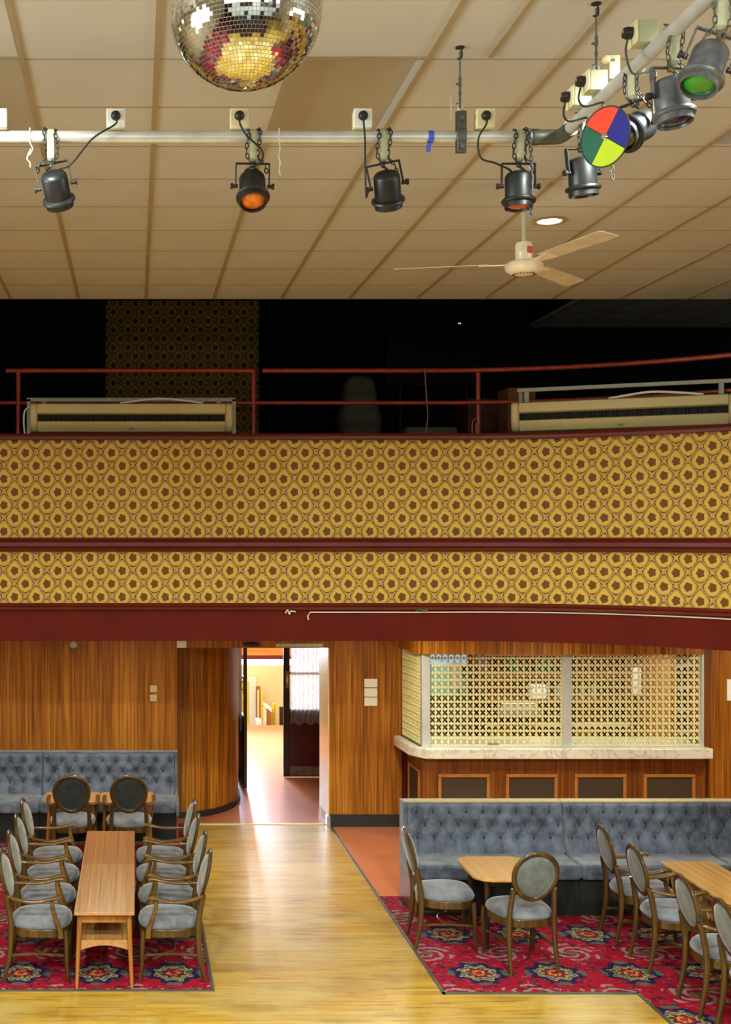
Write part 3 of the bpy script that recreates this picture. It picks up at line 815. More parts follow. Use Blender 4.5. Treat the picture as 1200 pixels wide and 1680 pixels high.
def bench(label, x, yback, w, left_end=False, right_end=False, x_off=.08, group=None, rail='railcream'):
    global bmesh_btn
    t = thing('banquette', label, 'bench', (x, yback, 0), 0, group)
    y0 = -.23                          # front of backrest foot
    mb_, spots = tuft(w, (.835,.72,.605), .157, x_off, .47, .925)
    b = mb_.obj('backrest', 'velvet', t, smooth=80); b.location = (0, y0+.05, 0)
    for (bx_, by_, bz_) in spots:
        if bmesh_btn is None:
            o = MB().lathe([(.001,-.004),(.007,-.003),(.009,0),(.006,.005),(.001,.006)], 10).obj('button', 'button'); bmesh_btn = o
        else: o = bmesh_btn.copy(); C.objects.link(o)
        o.parent = b; o.location = (bx_, by_-.004, bz_); o.rotation_euler = (PI/2,0,0)
    s = MB(); s.bx(.002,w-.002,-.66,y0+.1,.34,.475); s.obj('seat', 'velvet', t, bevel=.03, seg=4)
    MB().tube([(.004,-.64,.462),(w-.004,-.64,.462)], .005).obj('piping', 'velvet', t)
    MB().bx(0,w,-.6,-.05,.007,.335).obj('plinth', 'dark', t)
    MB().bx(0,w,-.055,0,.007,.93).obj('back_board', 'panel', t)
    MB().bx(0,w,-.12,.004,.925,.94).obj('top_rail', rail, t, bevel=.003)
    def endp(xx):
        poly = [(-.665,.32),(-.665,.45),(-.6,.47),(-.2,.5),(-.155,.94),(.004,.94),(.004,.32)]
        m = MB(); m.xf = Matrix.Translation((xx,0,0)) @ Matrix(((0,0,1,0),(1,0,0,0),(0,1,0,0),(0,0,0,1)))
        m.prism(poly, 0, .03); m.obj('end_panel', 'velvet', t, bevel=.004)
        m = MB(); m.xf = Matrix.Translation((xx,0,0)) @ Matrix(((0,0,1,0),(1,0,0,0),(0,1,0,0),(0,0,0,1)))
        m.prism([(-.6,.007),(-.6,.32),(.0,.32),(.0,.007)], .002, .028); m.obj('end_base', 'panel_dark', t)
    if left_end: endp(-.03)
    if right_end: endp(w)
    return t
G1, G2 = 'sections of the right banquette', 'sections of the left banquette'
bench('grey buttoned banquette section with end panel in front of bar, left of seam', 2.555, 11.6, 1.47, left_end=True, x_off=.1, group=G1)
bench('grey buttoned banquette section at the right behind the long table', 4.03, 11.6, 1.36, group=G1)
bench('grey buttoned banquette section cut by the right edge of the photo', 5.395, 11.6, 1.4, group=G1)
bench('grey buttoned banquette section against the left wall beside the curved wall', -1.07, 14.24, 1.53, right_end=True, x_off=.06, group=G2, rail='velvet')
bench('grey buttoned banquette section against the wall at left edge of photo', -2.61, 14.24, 1.535, x_off=.06, group=G2, rail='velvet')

# ------------------------------------------------------------------ chairs
def outline(a, b, n=40, e=2.7, tap=.07):
    o = []
    for k in range(n):
        th = 2*PI*k/n; c, s_ = math.cos(th), math.sin(th)
        x = a*math.copysign(abs(c)**(2/e), c); y = b*math.copysign(abs(s_)**(2/e), s_)
        o.append((x*(1+tap*y/b), y))
    return o
def make_chair(arms):
    t = thing('armchair' if arms else 'dining_chair', 'x', 'chair')
    O = outline(.235, .235)
    m = MB(); R_ = []
    for (sc, zc) in ((.94,.405),(1.0,.415),(1.02,.432),(.985,.455),(.9,.475),(.72,.488),(.45,.495),(.15,.497)):
        R_.append([(x*sc, y*sc+.0, zc) for x, y in O])
    m.rings(R_).obj('seat', 'seatfab', t, smooth=60)
    m = MB(); m.rings([[(x*.98, y*.98, zc) for x, y in O] for zc in (.345,.41)]).obj('seat_frame', 'chairwood', t, bevel=.006)
    # oval back
    bc = Vector((0,-.285,.765)); tilt = Matrix.Rotation(math.radians(13), 3, 'X')
    def oval(rx, rz, y=0, n=36):
        P = []
        for k in range(n):
            a = 2*PI*k/n; zc = rz*math.sin(a); x = rx*math.cos(a)*(1+.09*math.sin(a))
            P.append(bc+tilt @ Vector((x, y, zc)))
        return P
    MB().tube(oval(.176,.192), (.022,.015), 10, closed=True, up=tilt @ Vector((0,1,0))).obj('back_frame', 'chairwood', t, smooth=50)
    m = MB(); R_ = [[Vector(p) for p in oval(.158*s_,.174*s_,y)] for (s_, y) in ((.12,-.026),(.5,-.024),(.8,-.018),(.96,-.008),(1,0),(.97,.014),(.85,.03),(.6,.042),(.3,.047),(.1,.048))]
    R2 = [[Vector(p) for p in oval(.160*s_,.176*s_,y)] for (s_, y) in ((.1,-.030),(.5,-.029),(.8,-.024),(.97,-.012),(.99,-.004))]
    MB().rings(R2).obj('back_panel', 'rearshade', t, smooth=60)
    bk = m.rings(R_).obj('backrest', 'backfab', t, smooth=60)
    MB().lathe([(.001,-.002),(.008,0),(.006,.004),(.001,.005)], 10).obj('button', 'button', bk, loc=bc+tilt @ Vector((0,.046,0))).rotation_euler = (-PI/2,0,0)
    for sx in (-1, 1):
        P = cr([(sx*.196,-.275,0),(sx*.19,-.235,.2),(sx*.185,-.222,.4),(sx*.18,-.238,.54),(sx*.168,-.262,.665)], 5)
        MB().tube(P, [(.014+.008*min(1, i/8), .016+.008*min(1, i/8)) for i in range(len(P))], 8, up=(0,1,0)).obj('leg', 'chairwood', t, smooth=50)
        P = cr([(sx*.205,.225,0),(sx*.207,.21,.12),(sx*.215,.208,.28),(sx*.212,.2,.40)], 5)
        MB().tube(P, [(.013+.011*i/len(P), .013+.011*i/len(P)) for i in range(len(P))], 8).obj('leg', 'chairwood', t, smooth=50)
        P = cr([(sx*.19,-.232,.20),(sx*.172,-.05,.205),(sx*.19,.12,.205),(sx*.207,.2,.205)], 5)
        MB().tube(P, (.008,.011), 8, up=(0,0,1)).obj('stretcher', 'chairwood', t)
        if arms:
            P = cr([(sx*.168,-.255,.652),(sx*.225,-.17,.638),(sx*.26,-.03,.632),(sx*.262,.09,.655),(sx*.258,.135,.662),(sx*.258,.158,.650)], 6)
            n_ = len(P); arm = MB().tube(P, [(.013+.009*math.sin(PI*min(1,i/n_*1.05))+.004*(i/n_), .012+.003*(i/n_)) for i in range(n_)], 10, up=(0,0,1))
            arm = arm.obj('armrest', 'armwood', t, smooth=60)
            P = cr([(sx*.258,.10,.655),(sx*.257,.105,.58),(sx*.248,.135,.48),(sx*.236,.16,.40),(sx*.232,.165,.345)], 5)
            MB().tube(P, [(.011,.015+.008*i/len(P)) for i in range(len(P))], 8, up=(0,1,0)).obj('arm_support', 'armwood', t, smooth=50)
    P = cr([(-.178,.06,.205),(-.11,-.02,.205),(0,-.05,.205),(.11,-.02,.205),(.178,.06,.205)], 6)
    MB().tube(P, (.008,.011), 8, up=(0,0,1)).obj('stretcher', 'chairwood', t)
    return t
arm0 = make_chair(True); din0 = make_chair(False)
used = set()
def put_chair(src, x, y, rz, label, group):
    if src.name not in used: used.add(src.name); o = src; o.location = (x,y,.007); o.rotation_euler = (0,0,rz); o['label'] = label; o['group'] = group; return o
    return dup(src, (x,y,.007), rz, label, group)
ordn = ['nearest', 'second nearest', 'third nearest', 'farthest']
for i, y in enumerate((9.56, 10.18, 10.80, 11.42)):
    put_chair(arm0, -.735, y, -PI/2+random.uniform(-.02,.02), ordn[i]+' of the four grey armchairs along the left side of long table', 'armchairs on the left of the long table')
    put_chair(arm0, .265-(.03 if i > 1 else 0), y, PI/2+random.uniform(-.02,.02), ordn[i]+' of the four grey armchairs along long table on the dance floor side', 'armchairs on the right of the long table')
def shade_back(o):
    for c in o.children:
        if c.name.startswith('back_panel'): c.data = c.data.copy(); c.data.materials[0] = M['rearshade_deep']
shade_back(put_chair(arm0, -.66, 12.86, .0, 'left armchair with its shade painted back turned at the small tables by bench', 'armchairs facing the left banquette'))
shade_back(put_chair(arm0, -.065, 12.86, .0, 'right armchair with its shade painted back turned at the small tables by bench', 'armchairs facing the left banquette'))
put_chair(din0, 2.61, 10.27, -PI/2-.04, 'armless grey chair side on at the left of the rounded table', 'chairs at the rounded table')
put_chair(din0, 3.10, 9.80, .13, 'armless grey chair seen from behind in front of the rounded table', 'chairs at the rounded table')
for y, lab in ((10.36,'farthest grey armchair beside the right long table, next to the bench'), (9.72,'second armchair from the bench along the right long table'),
               (8.84,'third armchair from the bench along the right long table'), (8.24,'nearest armchair of the right row, cut by the photo edge')):
    put_chair(arm0, 4.31, y, -PI/2+random.uniform(-.05,.02), lab, 'armchairs along the right long table')

# ------------------------------------------------------------------ tables
def rrect(x0, x1, y0, y1, r, k=6):
    P = []
    for (cx_, cy_, a0) in ((x1-r,y1-r,0),(x0+r,y1-r,90),(x0+r,y0+r,180),(x1-r,y0+r,270)):
        for i in range(k+1):
            a = math.radians(a0+90*i/k); P.append((cx_+r*math.cos(a), cy_+r*math.sin(a)))
    return P
def long_table(label, x, y, L, mat, w=.46, h=.585, group=None, shelf=True):
    t = thing('coffee_table', label, 'table', (x,y,.007), 0, group)
    MB().prism(rrect(-w/2,w/2,0,L,.012), h-.022, h).obj('tabletop', mat, t, bevel=.003)
    m = MB(); m.bx(-w/2+.04,w/2-.04,.05,.07,h-.09,h-.022); m.bx(-w/2+.04,w/2-.04,L-.07,L-.05,h-.09,h-.022)
    m.bx(-w/2+.04,-w/2+.06,.07,L-.07,h-.09,h-.022); m.bx(w/2-.06,w/2-.04,.07,L-.07,h-.09,h-.022)
    m.obj('apron', 'tableleg', t)
    for sx in (-1,1):
        for yy, sy in ((.06,-1),(L-.06,1)):
            MB().tube([(sx*(w/2-.045),yy,h-.022),(sx*(w/2-.02),yy+sy*.03,.0)], [(.022,.02),(.013,.013)], 8, up=(0,1,0)).obj('leg', 'tableleg', t, smooth=50)
    if shelf:
        m = MB(); m.bx(-w/2+.05,w/2-.05,.06,L-.06,.345,.362)
        m.obj('shelf', mat, t)
        m = MB(); n = 16; fr = [(-w/2+.05,.362)]+[(w/2-.05,.362)]+[((w/2-.05)-(w-.1)*i/n, .285+.035*math.sin(PI*i/n)) for i in range(n+1)]
        m.xf = Matrix(((1,0,0,0),(0,0,-1,.075),(0,1,0,0),(0,0,0,1))); m.prism(fr, 0, .02); m.obj('shelf_rail', mat, t)
    return t
long_table('striped veneer coffee table nearest the camera, between the rows of armchairs', -.235, 9.19, 1.36, 'tabletop', group='long tables in a row')
long_table('redder striped coffee table joined behind the nearest one', -.235, 10.555, 1.2, 'tabletop_red', group='long tables in a row')
long_table('yellow oak coffee table at right, end towards the bench', 4.83, 9.40, 1.25, 'tabletop_oak', group='tables on the right')
long_table('yellow oak coffee table at the right edge, nearer the camera', 4.83, 8.14, 1.255, 'tabletop_oak', group='tables on the right')
def small_table(label, x, y, w, d, r, mat, legmat, h=.60, splay=.04):
    t = thing('side_table', label, 'table', (x,y,.007))
    MB().prism(rrect(-w/2,w/2,-d/2,d/2,r,8), h-.025, h).obj('tabletop', mat, t, bevel=.006, seg=3)
    i = r*.5+.04
    m = MB(); m.prism(rrect(-w/2+i,w/2-i,-d/2+i,d/2-i,.03), h-.09, h-.025); m.obj('apron', legmat, t)
    for sx in (-1,1):
        for sy in (-1,1):
            MB().tube([(sx*(w/2-i),sy*(d/2-i),h-.025),(sx*(w/2-i+splay),sy*(d/2-i+splay),0)], [.025,.016], 10).obj('leg', legmat, t, smooth=50)
    return t
small_table('oak table with rounded corners reflecting light by the right bench', 3.12, 10.36, .62, .74, .16, 'tabletop_oak', 'darkleg', .61, .0)
small_table('left small light wood table in front of the left bench', -.685, 13.22, .585, .50, .05, 'tabletop_light', 'tableleg', .605)
small_table('right small light wood table in front of the left bench', -.09, 13.22, .585, .50, .05, 'tabletop_light', 'tableleg', .605)

# ------------------------------------------------------------------ wall fittings
def on_wall(px, py, Y): return at(px, py, Y)
for (py, lab, kind) in ((1130,'upper white light switch on the left wood wall','rocker'),(1145,'lower white light switch on the left wood wall','dimmer')):
    p = on_wall(252, py, 14.3); t = thing('light_switch', lab, 'switch', p)
    MB().bx(-.04,.04,-.012,0,-.04,.04).obj('switch_plate', 'cream', t, bevel=.006)
    if kind == 'rocker':
        for dx in (-.014,.006): MB().bx(dx,dx+.010,-.02,-.012,-.018,.018).obj('rocker', 'alu', t, bevel=.002)
    else: MB().lathe([(.016,0),(.015,.014),(.001,.015)], 16).obj('knob', 'alu', t, loc=(0,-.012,0)).rotation_euler = (PI/2,0,0)
p = on_wall(120,1058,14.25); t = thing('bell_dome', 'small grey dome fitting high on the left wood wall', 'alarm', p)
MB().lathe([(.05,0),(.05,.02),(.04,.045),(.02,.055),(.001,.056)], 24).obj('dome', 'strap', t, loc=(0,.05,0)).rotation_euler = (PI/2,0,0)
MB().bx(-.02,.02,.0,.05,-.09,-.045).obj('bracket', 'greysteel', t)
tag(MB().bx(-.055,.055,-.03,0,-.04,.045).obj('junction_box', 'whiteplastic', bevel=.004, loc=on_wall(298,1057,14.32)), 'white junction box on the header left of the doorway', 'box')
tag(MB().bx(-.28,.28,-.03,0,-.022,.022).obj('door_track', 'strap', bevel=.004, loc=on_wall(491,1058.5,14.32)), 'pale metal track on the header above the right door', 'track')
o = MB().lathe([(.1,0),(.1,.02),(.07,.03),(.001,.03)], 24).obj('ceiling_speaker', 'black', loc=on_wall(413,1057,14.31)); o.rotation_euler = (PI/2,0,0); o.scale = (1,.28,1)
tag(o, 'dark oval fitting on the header above the open door', 'vent')
for i, (py, lab) in enumerate(((1120.5,'top blank white plate of three on the wood wall by bar'),(1136,'middle blank white plate of three on the wood wall by bar'),(1151,'bottom blank white plate of three on the wood wall by bar'))):
    tag(MB().bx(-.077,.077,-.012,0,-.05,.05).obj('wall_plate', 'signwhite', bevel=.003, loc=on_wall(608.5,py,14.4)), lab, 'sign', 'stacked white plates')
tag(MB().bx(-.05,.06,-.012,0,-.12,.12).obj('wall_plate', 'signwhite', bevel=.003, loc=on_wall(1200,1132,13.62)), 'tall white plate right of the bar at photo edge', 'sign')

# cable along fascia
def on_front(px, py, off):    # a point on the curved balcony front seen at px, nearest plan point
    best = min(((abs(222+(p[0]+n[0]*off)/(p[1]+n[1]*off)*F-px), p, n) for p, n in plan if p[1] > 8.2), key=lambda q: q[0])
    p, n = best[1], best[2]; Y = p[1]+n[1]*off
    return Vector((p[0]+n[0]*off, Y, EYE-(py-882)/F*Y))
P = []
for (p, n) in plan:
    if p[0] < 1.55 or p[1] < 8.4: continue
    s_ = max(0, p[0]-1.55)
    P.append((p[0]+n[0]*.03, p[1]+n[1]*.03, 2.783-.004*math.sin(s_*2)-(.012 if p[0] < 3 else .012)))
P = [(1.535,10.765,2.70),(1.53,10.765,2.735),(1.55,10.765,2.768)]+P
tag(MB().tube(P, .006, 6).obj('cable', 'string'), 'thin pale cable running along the top of the red fascia', 'cable')
o = MB().tube(cr([(0,-.004,0),(.02,-.012,.03),(.035,-.006,-.01),(.05,-.014,.02),(.09,-.008,.012)],4), .006, 6).obj('tied_rag', 'string', loc=(1.33,10.762,2.76)); tag(o, 'white tied scrap on the red fascia left of the cable end', 'string')
o = MB().tube(cr([(0,-.002,0),(.03,-.014,.015),(.06,-.004,0),(.1,-.012,.004)],4), .007, 6).obj('tied_rag', 'bottle_green', loc=(2.49,10.757,2.783)); tag(o, 'green twist of tape on the fascia cable', 'string')

# ------------------------------------------------------------------ gallery
RZ1, RZ2 = 4.935, 4.64
LED = zz(712)
def rail_path(z, x0, x1, off=-.2):
    P = []
    for (p, n) in plan:
        X_ = p[0]+n[0]*off
        if X_ < x0 or X_ > x1: continue
        if p[1] < 7: continue
        P.append((X_, p[1]+n[1]*off, z))
    return P
RY = 11.22; RZ1 = EYE+(882-608)/F*RY; RZ2 = EYE+(882-661)/F*RY
tr = thing('balcony_railing', 'red painted tube railing along the balcony top', 'railing', (1.1,RY,LED))
def radd(m, n): return addto(tr, m, n, 'railred', smooth=50)
X11 = lambda px: (px-222)/F*RY
radd(MB().tube([(X11(10),RY,RZ1),(X11(417),RY,RZ1)], .022, 10), 'top_rail')
radd(MB().tube([(X11(431),RY,RZ1),(2.0,RY,RZ1)]+[p for p in rail_path(RZ1, 2.05, 9, -.42)], .022, 10), 'top_rail')
radd(MB().tube([(HX0,RY,RZ2),(2.0,RY,RZ2)]+[p for p in rail_path(RZ2, 2.05, 9, -.42)], .018, 10), 'middle_rail')
for px in (30, 416, 785): radd(MB().cyl((X11(px),RY,LED),(X11(px),RY,RZ1),.021,n=12), 'post')
radd(MB().cyl((-3.4,RY,LED),(-3.4,RY,RZ1),.021,n=12), 'post')
tag(MB().tube(cr([(0,0,.36),(.0,-.012,.3),(.012,-.01,.1),(.026,0,-.05),(.02,0,-.15),(.0,0,-.26)],5), .005, 6).obj('hanging_string', 'goldstring', loc=(X11(696),RY-.035,4.62)), 'gold string hanging from the balcony railing', 'string')
tag(MB().tube(cr([(0,0,.0),(-.03,-.01,-.04),(-.03,-.01,-.14),(.0,-.01,-.16),(.0,-.012,-.05)],5), .006, 6).obj('cable_loop', 'railred', loc=(X11(783)-.022,RY-.028,4.53)), 'small cable loop on the right railing post', 'cable')

def air_con(label, loc, rz, L, fr=0):
    t = thing('air_conditioner', label, 'air conditioner', loc, rz)
    h = .262
    XZ = lambda xx: Matrix.Translation((xx,0,0)) @ Matrix(((0,0,1,0),(1,0,0,0),(0,1,0,0),(0,0,0,1)))
    def ext(poly, x0, x1, n, mat, **kw):
        m = MB(); m.xf = XZ(0); m.prism(poly, x0, x1); return m.obj(n, mat, t, **kw)
    e = .07
    ext([(0.02,.165),(0,.175),(.005,h-.01),(.03,h),(.28,h),(.28,.165)], -L/2+e, L/2-e, 'top_cover', 'accream')
    ext([(.015,.096),(.03,.103),(.28,.103),(.28,.0),(.09,.0),(.055,.012),(.03,.05)], -L/2+e, L/2-e, 'lower_tray', 'accream')
    ext([(.07,.103),(.07,.165),(.27,.165),(.27,.103)], -L/2+e, L/2-e, 'outlet_slot', 'dark')
    m = MB()
    for k in range(16):
        xx = -L/2+.2+(L-.4)*k/15; MB().box((xx,.056,.134),(.006,.03,.05),Matrix.Rotation(.4,3,'Z')).obj('louvre_fin', 'black', t)
    for x0, x1 in ((-L/2,-L/2+e),(L/2-e,L/2)):
        ext([(.005,.06),(-.005,.12),(-.005,h-.012),(.02,h),(.28,h),(.28,.0),(.09,.0),(.04,.012)], x0, x1, 'end_cap', 'accream', bevel=.022, seg=3)
    m = MB(); m.bx(-L/2-.035+fr,L/2+.035,.14,.18,h+.03+fr,h+.062+fr)
    for s_ in (-1,1): m.bx(s_*(L/2+.02)-.016+(fr if s_ < 0 else 0),s_*(L/2+.02)+.016+(fr if s_ < 0 else 0),.14 if not fr else .285,.18 if not fr else .3,-.012,h+.05+fr); m.bx(s_*(L/2-.12)-.02,s_*(L/2-.12)+.02,.15,.17,h,h+.03+fr)
    m.obj('mounting_frame', 'framegrey', t)
    MB().tube(cr([(-.1,.1,h+.008),(.05,.1,h+.03),(.25,.1,h+.05),(.5,.1,h+.03),(.65,.1,h+.008)],5), .01, 8).obj('hose', 'whiteplastic', t)
    if not fr: MB().tube(cr([(-L/2-.0,.12,h-.02),(-L/2-.05,.1,h-.06),(-L/2-.06,.1,.1),(-L/2-.05,.1,-.01)],5), .008, 8).obj('hose', 'whiteplastic', t)
    MB().bx(-.02,.02,.02,.03,.03,.04).obj('badge', 'greysteel', t)
    return t
a = at(48,709,10.82); b = at(383,709,10.82)
air_con('cream air conditioning unit on the left of the balcony ledge', ((a.x+b.x)/2, 10.84, LED+.018), 0, b.x-a.x)
p0, p1 = Vector((3.34,10.80)), Vector((5.0,10.07)); d = p1-p0
air_con('cream air conditioning unit tilted along the curved right balcony ledge', ((p0.x+p1.x)/2, (p0.y+p1.y)/2+.0, LED+.018), math.atan2(d.y,d.x), d.length, .075)

# dim gallery contents
def gbox(n, mat, lab, cat, px0, px1, Y, d, ztop, **kw):
    x0, x1 = (px0-222)/F*Y, (px1-222)/F*Y
    return tag(MB().bx(x0,x1,Y,Y+d,GF,ztop).obj(n, mat, **kw), lab, cat)
def drape(name, lab, px0, px1, Y, z0, z1):
    x0, x1 = (px0-222)/F*Y, (px1-222)/F*Y; n = 120; fr, bk = [], []
    for i in range(n+1):
        u = i/n; x = x0+(x1-x0)*u; fr.append((x, Y+.04*math.sin(u*(x1-x0)*38))); bk.append((x, Y+.012+.04*math.sin(u*(x1-x0)*38)))
    m = MB().prism(fr+bk[::-1], z0, z1); return tag(m.obj(name, 'navy', smooth=70), lab, 'curtain')
drape('stage_curtain', 'dark navy curtain at the left of the gallery', -120, 150, 15.6, GF, 6.4)
drape('stage_curtain', 'dark navy curtain in the middle of the gallery', 435, 565, 15.6, GF, 6.2)
t = thing('projection_screen', 'big dark navy screen with tiny lit indicator in the gallery', 'screen', (at(712,600,15.0).x,15.0,GF))
w = (790-635)/F*15/2
MB().bx(-w,w,0,.06,1.75,2.75).obj('panel', 'screenblack', t, bevel=.01)
MB().bx(-w-.02,w+.02,-.01,.07,2.75,2.8).obj('frame', 'black', t)
for s_ in (-1,1): MB().cyl((s_*w*.7,.03,0),(s_*w*.7,.03,1.75),.02,n=10).obj('leg', 'black', t)
for dx in (.305,.325): MB().bx(dx,dx+.008,-.008,0,2.52,2.53).obj('indicator_light', 'ledglow', t)
# sheeted stack
m = MB(); Y = 13.2; x0, x1 = (562-222)/F*Y, (632-222)/F*Y
m.rings([[(x0+(x1-x0)*(.5+(q[0])*s_), Y+.3+q[1]*.3*s_*1.6, zc) for q in [(math.copysign(abs(math.cos(a_))**.5,math.cos(a_))*.5, math.copysign(abs(math.sin(a_))**.5,math.sin(a_))*.5) for a_ in [2*PI*k/28 for k in range(28)]]]
         for (s_, zc) in ((1,GF),(1,4.75),(.98,4.8),(.9,4.83),(.82,4.95),(.72,5.12),(.55,5.2),(.2,5.22))])
tag(m.obj('dust_sheet', 'dustsheet', smooth=50), 'grey sheeted stack standing behind the railing in the gallery', 'sheet')
gbox('storage_cabinet', 'redcab', 'dark red cabinet behind the right railing post', 'cabinet', 768, 852, 12.2, .5, 4.83, bevel=.01)
o = gbox('cardboard_box', 'barwood', 'brown box beside the right air conditioner in the gallery', 'box', 834, 880, 11.9, .35, 4.9, bevel=.01)
gbox('storage_box', 'dustsheet', 'grey box low behind the middle of the railing', 'box', 668, 752, 12.4, .4, 4.56, bevel=.02)

# ------------------------------------------------------------------ lighting rig
PY, PZ, PX = 5.25, EYE+657/F*5.25, 1.84
t = thing('lighting_pipe', 'galvanised scaffold pipe across the hall below the ceiling', 'pipe', (0,PY,PZ))
MB().tube([(-3.2,0,0),(PX-.09,0,0)], .0265, 20).obj('pipe', 'steel', t)
MB().tube([(PX,-.09,0),(PX,-2.4,0)], .0265, 20).obj('pipe', 'steel', t)
MB().tube(cr([(PX-.11,0,0),(PX-.06,0,0),(PX-.01,-.01,0),(PX,-.06,0),(PX,-.11,0)],6), .032, 20).obj('elbow_joint', 'greysteel', t)
m = MB(); m.cyl((PX-.125,0,0),(PX-.1,0,0),.035,n=20); m.cyl((PX,-.1,0),(PX,-.125,0),.035,n=20)
m.obj('collar', 'greysteel', t)
def chain(pts, link=.026, wr=.0026, m=None):
    m = m or MB(); P = [Vector(p) for p in pts]; L = [0]
    for i in range(1, len(P)): L.append(L[-1]+(P[i]-P[i-1]).length)
    n = max(2, int(L[-1]/(link*.78)))
    def pos(s_):
        for i in range(1, len(P)):
            if s_ <= L[i] or i == len(P)-1:
                q = (s_-L[i-1])/max(1e-6, L[i]-L[i-1]); return P[i-1].lerp(P[i], q), (P[i]-P[i-1]).normalized()
    for k in range(n):
        c, d_ = pos((k+.5)*L[-1]/n); ref = Vector((1,0,0)) if abs(d_.x) < .8 else Vector((0,1,0))
        s1 = d_.cross(ref).normalized(); s2 = d_.cross(s1)
        s_ = s1 if k % 2 else s2; ring = []
        for j in range(12):
            a_ = 2*PI*j/12; ring.append(c+d_*(link*.5*math.cos(a_))+s_*(link*.27*math.sin(a_)))
        m.tube(ring, wr, 6, closed=True, up=d_.cross(s_))
    return m
def plug_cord(t, sock, pts, sub='rubber'):
    """cord with plug, in lamp's local frame; sock = plug position, facing direction -y or -x"""
    c = MB().tube(cr(pts, 6), .0042, 6).obj('power_cord', 'rubber', t)
    return c
def spotlight(label, y, x, yaw, roll, pitch, lens, bodymat='black', along='x', chainside=1, cordpts=None, group='spotlights on the pipe'):
    """hangs from pipe point; yaw about z, then roll (sideways) and pitch (tip lens to viewer)"""
    t = thing('spotlight', label, 'spotlight', (x, y, PZ), yaw, group)
    # clamp strap: J round the pipe, the flat faces the front
    w = .0145; m = MB()
    arcp = [(0, .031*math.cos(a_), .031*math.sin(a_)) for a_ in [math.radians(q) for q in range(-30, 181, 15)]]
    m.tube(arcp+[(0,-.034,-.02),(0,-.034,-.06),(0,-.032,-.098),(0,-.022,-.106),(0,.012,-.107)], (.0025,w), 8, up=(1,0,0))
    m.obj('clamp', 'strap', t)
    MB().cyl((0,0,-.092),(0,0,-.128),.009,n=12).obj('bolt', 'brass' if bodymat != 'black' else 'greysteel', t)
    piv = Vector((0,0,-.115))
    rot = Matrix.Translation(piv) @ Matrix.Rotation(roll,4,'Y')
    m = MB(); m.xf = rot
    m.tube([(-.072,0,-.105),(-.072,0,-.004),(-.066,0,0),(.066,0,0),(.072,0,-.004),(.072,0,-.105)], (.011,.0028), 8, up=(0,1,0)) if False else m.box((0,0,0),(.148,.02,.005))
    for s_ in (-1,1): m.box((s_*.072,0,-.052),(.005,.02,.106))
    m.obj('yoke', 'black' if bodymat == 'black' else 'blackgrey', t, bevel=.0015)
    for s_ in (-1,1):
        m = MB(); m.xf = rot; m.cyl((s_*.064,0,-.098),(s_*.092,0,-.098),.0085,n=12); m.cyl((s_*.084,0,-.098),(s_*.094,0,-.098),.013,n=10)
        m.obj('knob', 'black', t)
    body = rot @ Matrix.Translation((0,0,-.098)) @ Matrix.Rotation(-pitch,4,'X')
    m = MB(); m.xf = body
    m.lathe([(.001,.062),(.03,.061),(.048,.056),(.055,.046),(.057,.04),(.057,-.05),(.056,-.055)], 32)
    h = m.obj('housing', bodymat, t, smooth=40)
    m = MB(); m.xf = body; m.lathe([(.056,-.052),(.071,-.058),(.073,-.066),(.07,-.072),(.06,-.076),(.06,-.096),(.055,-.096),(.053,-.078),(.05,-.07)], 32)
    m.obj('front_rim', bodymat, t, smooth=40)
    m = MB(); m.xf = body; m.lathe([(.053,-.076),(.054,-.08),(.045,-.088),(.025,-.093),(.001,-.094)], 28)
    m.obj('lens', lens, t, smooth=60)
    m = MB()
    if chainside:
        s_ = chainside
        chain(cr([(s_*.02,.01,.036),(s_*.028,-.03,.02),(s_*.026,-.034,-.03),(s_*.02,-.02,-.09),(s_*.05,-.02,-.13),(s_*.06,.0,-.155)],5), m=m)
        chain(cr([(s_*-.018,.0,.034),(s_*-.02,-.034,-.0),(s_*-.03,-.03,-.07),(s_*-.01,-.02,-.12),(s_*.02,-.02,-.15)],5), m=m)
        m.obj('safety_chain', 'greysteel' if bodymat != 'black' else 'black', t)
    if cordpts:
        MB().tube(cr(cordpts, 6), .0042, 6).obj('power_cord', 'rubber', t)
        q = Vector(cordpts[0]); mm = MB()
        pl = None
        d_ = Vector((0,-1,0)) if along == 'x' else Vector((0,-1,0))
        mm.xf = Matrix.Translation(q+Vector((0,.0,.012))) @ Matrix.Rotation(PI/2,4,'X')
        mm.lathe([(.019,-.026),(.021,-.016),(.021,-.004),(.017,.006),(.012,.012),(.001,.013)], 20)
        for i, v in enumerate(mm.v): pass
        pl = mm.obj('plug', 'black', t, smooth=50)
        MB().box(q+Vector((.004,-.0045,.014)),(.016,.003,.012)).obj('fuse_label', 'lens_orange', t)
    return t
SXs = [(-4,'socket box on the pipe cut by the left edge of the photo','cream'), (190,'leftmost whole white socket box on the pipe','whiteplastic'), (393,'cream socket box on the pipe right under the mirror ball','cream'),
       (596,'white socket box on the pipe beside the third spotlight','whiteplastic'), (798,'cream socket box on the pipe right of the steel hanger','cream')]
SY = PY-.0
for px, lab, mt in SXs:
    x = (px-222)/F*5.2; zc = EYE+(882-196.5)/F*5.2
    t = thing('socket_box', lab, 'socket', (x, 5.2, PZ+.0265), 0, 'socket boxes on the pipe')
    MB().bx(-.04,.04,.0,.01,.0,.082).obj('face_plate', mt, t, bevel=.007, seg=3)
    MB().bx(-.037,.037,.01,.06,.0,.079).obj('back_box', 'cream', t, bevel=.003)
def sock_local(px, lampx):   # plug point in the lamp frame (lamp unrotated)
    x = (px-222)/F*5.2
    return Vector((x-lampx, 5.2-PY-.012, .0265+.036))
L = lambda px: (px-222)/F*5.25
lx = L(84); s0 = sock_local(190, lx)
